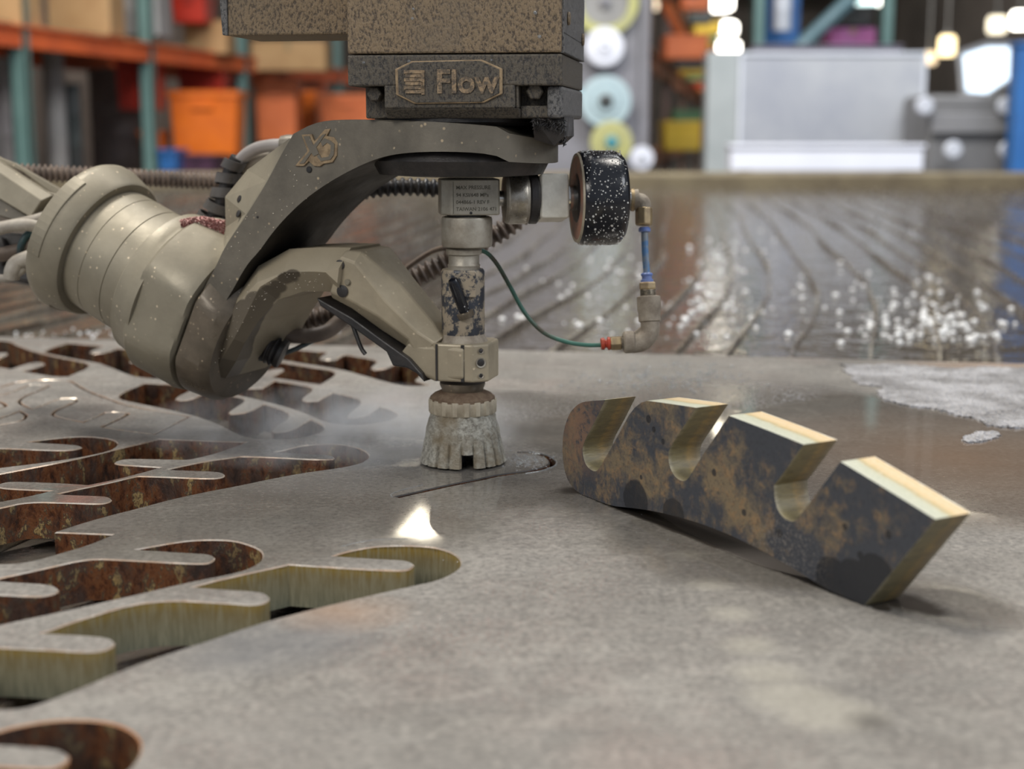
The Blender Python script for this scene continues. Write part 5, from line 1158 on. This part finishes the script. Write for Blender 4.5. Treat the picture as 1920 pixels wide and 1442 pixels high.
# receding orange rack
r2k = thing('orange_rack', 'narrow receding rack with orange beams full of small coloured stock', 'rack', (.8, 10, FZ))
def R2(D): return Vector((.73+.15*(D-9), D, 0))
for D in (10.2, 13, 17, 23): p = R2(D); pillar(r2k, p.x, p.y, FZ, 2.4, .08, MAT('brown_upright', (.12, .08, .06), (.1, .06, .05), 3, .6))
for h_ in (-.02, .64, 1.25): beam(r2k, R2(9.6)+ZH*h_, R2(27)+ZH*h_, .10, .06, MAT('dusty_orange_beam', (.48, .22, .12), (.4, .18, .1), 3, .6))
rs = random.Random(9); cols = [C_YEL, C_OR, C_OR2, C_GRN, C_CARD, C_DK, C_REDB, C_BLUE]
nm = ['yellow', 'bright orange', 'faded orange', 'green', 'tan', 'dark', 'red', 'blue']
lvl = {0: 'bottom', 1: 'middle', 2: 'top'}
for li, h_ in enumerate((.03, .69, 1.30)):
    D = 11.0; k = 0
    while D < 24 and k < 7:
        p = R2(D); w_ = .16+.1*rs.random(); hh = .14+.2*rs.random(); ci = (k*3+li*2) % 8
        t = thing('stock_box', '%s box, %s on the %s shelf of the receding orange rack' % (nm[ci], ('nearest', 'second', 'third', 'fourth', 'fifth', 'sixth', 'farthest')[k], lvl[li]), 'box', (p.x+.25, p.y, h_), 'stock on the receding rack')
        mesh('box_body', *bb(p.x+.09, p.x+.09+w_*1.3, p.y, p.y+.4, h_, h_+hh), cols[ci], t, bevel=.01); mesh('box_rim', *bb(p.x+.08, p.x+.10+w_*1.3, p.y-.01, p.y+.41, h_+hh*.85, h_+hh*.93), cols[ci], t)
        D += 1.1+D*.05; k += 1
mesh('diagonal_brace', *tube([at(1238, -10, 12), at(1290, 90, 12.2)], .045, 8, 1), C_OR2, r2k)
# steel column and white electrical cabinet between rack and sheet
cab = thing('electrical_cabinet', 'pale grey cabinet between the orange rack and the big sheet', 'cabinet', tuple(at(1345, 330, 9)))
a = at(1322, 330, 9.4); b = at(1382, 98, 9.4); mesh('cabinet_body', *bb(a.x, b.x, a.y, a.y+.2, -1, b.z), MAT('pale_cabinet', (.42, .46, .47), (.36, .4, .41), 2, .5), cab, bevel=.01)
a = at(1328, 205, 9.38); b = at(1376, 108, 9.38); mesh('cabinet_door', *bb(a.x, b.x, a.y-.02, a.y, a.z, b.z), MAT('pale_cabinet_door', (.50, .56, .6), (.45, .5, .54), 2, .5), cab, bevel=.005)
# large leaning sheet
sh = thing('steel_sheet', 'large pale steel sheet standing beyond the tank at right', 'metal sheet', tuple(at(1550, 320, 8)))
a = at(1386, 330, 8); b = at(1722, 106, 8); mesh('sheet_panel', *bb(a.x, b.x, a.y, a.y+.012, -1, b.z), C_SHEET, sh, bevel=.003)
mesh('sheet_frame', *join(bb(a.x-.01, b.x+.01, a.y-.01, a.y+.03, b.z, b.z+.02), bb(a.x-.015, a.x+.004, a.y-.01, a.y+.03, -1, b.z), bb(b.x-.004, b.x+.015, a.y-.01, a.y+.03, -1, b.z)), C_WHITE, sh)
wb = thing('white_board', 'bright white long board lying on the tank rim before the steel sheet', 'board', tuple(at(1550, 318, 7)))
a = at(1370, 320, 7); b = at(1730, 272, 7); mesh('board_slab', *bb(a.x, b.x, a.y, a.y+.15, a.z, b.z), C_WHITE2, wb, bevel=.004); mesh('board_cap', *bb(a.x-.01, b.x+.01, a.y-.01, a.y+.16, b.z-.012, b.z+.004), C_WHITE2, wb, bevel=.003)
mesh('support_leg', *bb(a.x+.05, a.x+.1, a.y+.02, a.y+.12, -1, a.z), C_CAB, wb); mesh('support_leg', *bb(b.x-.1, b.x-.05, a.y+.02, a.y+.12, -1, a.z), C_CAB, wb)
# teal rack behind the sheet
tr = thing('teal_rack', 'teal rack rising behind the pale steel sheet', 'rack', tuple(at(1545, 330, 9.6)))
for px in (1422, 1662): p = at(px, 60, 9.6); pillar(tr, p.x, p.y, FZ, 1.8, .085, C_TEAL)
beam(tr, at(1410, 97, 9.5), at(1690, 97, 9.5), .07, .05, MAT('lavender_beam', (.22, .21, .27), (.2, .19, .24), 3, .5))
mesh('diagonal_brace', *tube([at(1478, 108, 9.8), at(1615, -20, 9.8)], .05, 8, 1), MAT('teal_brace', (.10, .2, .24), (.09, .17, .2), 3, .5), tr)
bin_('blue_board', 'deep blue board beside the left post of the teal rack', 'panel', 1436, 1500, -60, 96, 10.0, C_BLUE, .05, 'carton')
bin_('hanging_bag', 'pale grey bag hanging in front of the blue panel', 'bag', 1452, 1488, -60, 56, 9.7, C_WHITE, .12, 'drum')
bin_('pink_wrap_roll', 'magenta wrapped bundle on the teal rack', 'bundle', 1556, 1642, 54, 84, 10.0, C_PINK, .3, 'carton')
bin_('dark_crate', 'dark crate above the magenta bundle on the teal rack', 'crate', 1560, 1640, 10, 50, 10.1, C_DK, .3, 'bin')
# grey machine at right with round knobs
mc = thing('grey_machine', 'low grey machine cabinet with round pale knobs at the right edge', 'machine', tuple(at(1815, 330, 7.4)))
a = at(1736, 330, 7.5); b = at(1898, 178, 7.5); mesh('machine_body', *bb(a.x, b.x, a.y, a.y+.5, -1, b.z), C_CAB, mc, bevel=.02)
a = at(1744, 250, 7.45); b = at(1890, 212, 7.45); mesh('machine_panel', *bb(a.x, b.x, a.y-.02, a.y, a.z, b.z), MAT('mid_grey_panel', (.21, .21, .22), (.18, .18, .18), 2, .5), mc, bevel=.006)
m_knob = MAT('pale_knob', (.55, .58, .64), (.48, .5, .56), 8, .3)
for px, py in ((1732, 199), (1884, 199), (1785, 281), (1888, 281)): mesh('knob', *lathe(at(px, py, 7.4), Vector((0, -1, 0)), [(0, .044), (.02, .046), (.03, .036)], 28), m_knob, mc, smooth=True)
bp_ = thing('blue_post', 'blue painted post at the right frame edge', 'post', tuple(at(1912, 260, 7.2)))
a = at(1900, 262, 7.2); b = at(1960, 88, 7.2); mesh('post_shaft', *bb(a.x, b.x, a.y, a.y+.12, -1, b.z), C_BLUE, bp_, bevel=.01); mesh('post_cap', *bb(a.x-.01, b.x+.01, a.y-.01, a.y+.13, b.z, b.z+.02), C_BLUE, bp_, bevel=.005)
# lamps of the hall
L_W = EMIT('lamp_white', (1, .95, .85), 9); L_Y = EMIT('lamp_warm', (1, .80, .45), 3.2); L_B = EMIT('daylight_panel', (.72, .86, 1), 2.0)
m_housing = MAT('lamp_housing', (.3, .3, .3), (.25, .25, .25), 3, .5)
def bay(label, px, py, D, w_, h_, em=L_W, cat='ceiling light'):
    c = at(px, py, D); t = thing('high_bay_lamp', label, cat, tuple(c)); hw = w_/F_PX*D/2; hh = h_/F_PX*D/2
    mesh('diffuser', *lathe(c, ZH, [(-hh, hw*.8), (-hh*.8, hw), (hh*.5, hw), (hh*.8, hw*.8)], 28), em, t, smooth=True)
    mesh('lamp_cap', *lathe(c+ZH*hh*.8, ZH, [(0, hw*.8), (hh*.3, hw*.5), (hh*.6, hw*.15), (5.06-c.z-hh*.8, .02)], 20), m_housing, t, smooth=True)
bay('hall lamp at the top, nearest of the three stacked bright lamps', 1338, 2, 34, 72, 34)
bay('middle of the three stacked bright hall lamps', 1352, 52, 44, 60, 26)
bay('lowest and farthest of the three stacked bright hall lamps', 1361, 87, 55, 52, 22)
bay('dimmer warm hall lamp left of the stacked lamps', 1222, 4, 40, 26, 30, EMIT('lamp_dim', (1, .82, .6), 1.2))
bay('white hall lamp above the right post of the teal rack', 1660, -2, 30, 34, 22)
bay('pale cyan hall lamp above the diagonal teal brace', 1625, -2, 28, 44, 24, EMIT('lamp_cyan', (.75, .97, .95), 3))
bay('cream round lamp at upper right', 1869, 45, 24, 34, 34, EMIT('lamp_cream', (1, .9, .68), 2.2))
bay('white lamp at the right frame edge', 1912, 36, 24, 30, 34)
bay('warm yellow lamp over the grey machine', 1776, 84, 20, 30, 40, L_Y)
bay('dim peach lamp left of the warm yellow lamp', 1742, 108, 20, 26, 26, EMIT('lamp_peach', (1, .78, .5), 1.4))
dl = thing('roller_window', 'bright bluish daylight opening beyond the grey machine', 'window', tuple(at(1850, 190, 22)))
q = [at(x, y, 22) for x, y in [(1800, 100), (1850, 84), (1898, 84), (1896, 150), (1850, 180), (1806, 176)]]
mesh('window_pane', *prism(q, ey, 0, .05), L_B, dl); cq = sum(q, Vector())/6
mesh('window_wall', *bb(q[0].x-.6, q[3].x+.8, 22.06, 22.2, -1, q[4].z-.12), C_CAB, dl)
mesh('window_frame', *join(*[tube([q[i-1], q[i]], .05, 6, 1) for i in range(6)]), C_WHITE, dl)
# twin-tube ceiling fixtures
m_fix = MAT('white_fixture', (.5, .5, .5), (.45, .45, .45), 3, .5); L_T = EMIT('tube_light', (1, .90, .70), 14)
where = {-1.15: 'left', 6.0: 'right'}
for (X_, Y_, lab) in ((-1.12, 17.6, 'nearest twin-tube ceiling fixture in the left row'), (-1.12, 31, 'far twin-tube ceiling fixture in the left row'), (5.4, 17.4, 'nearest twin-tube ceiling fixture in the right row'), (3.5, 23.2, 'far twin-tube ceiling fixture right of the middle')):
    t = thing('tube_fixture', lab, 'ceiling light', (X_, Y_, 4.62))
    sk = .11 if Y_ == 17.6 else 0
    mesh('fixture_pan', *prism([Vector((X_-.24-sk, Y_-.72, 4.66)), Vector((X_+.24-sk, Y_-.72, 4.66)), Vector((X_+.24+sk, Y_+.72, 4.66)), Vector((X_-.24+sk, Y_+.72, 4.66))], ZH, 0, .06), m_fix, t, bevel=.01)
    for dx in (-.13, .13): mesh('light_tube', *tube([Vector((X_+dx-sk, Y_-.68, 4.63)), Vector((X_+dx+sk, Y_+.68, 4.63))], .045, 12, 1), L_T, t, smooth=True)
    mesh('hanger', *join(bb(X_-.01, X_+.01, Y_-.5, Y_-.48, 4.72, 5.1), bb(X_-.01, X_+.01, Y_+.48, Y_+.5, 4.72, 5.1)), m_fix, t)
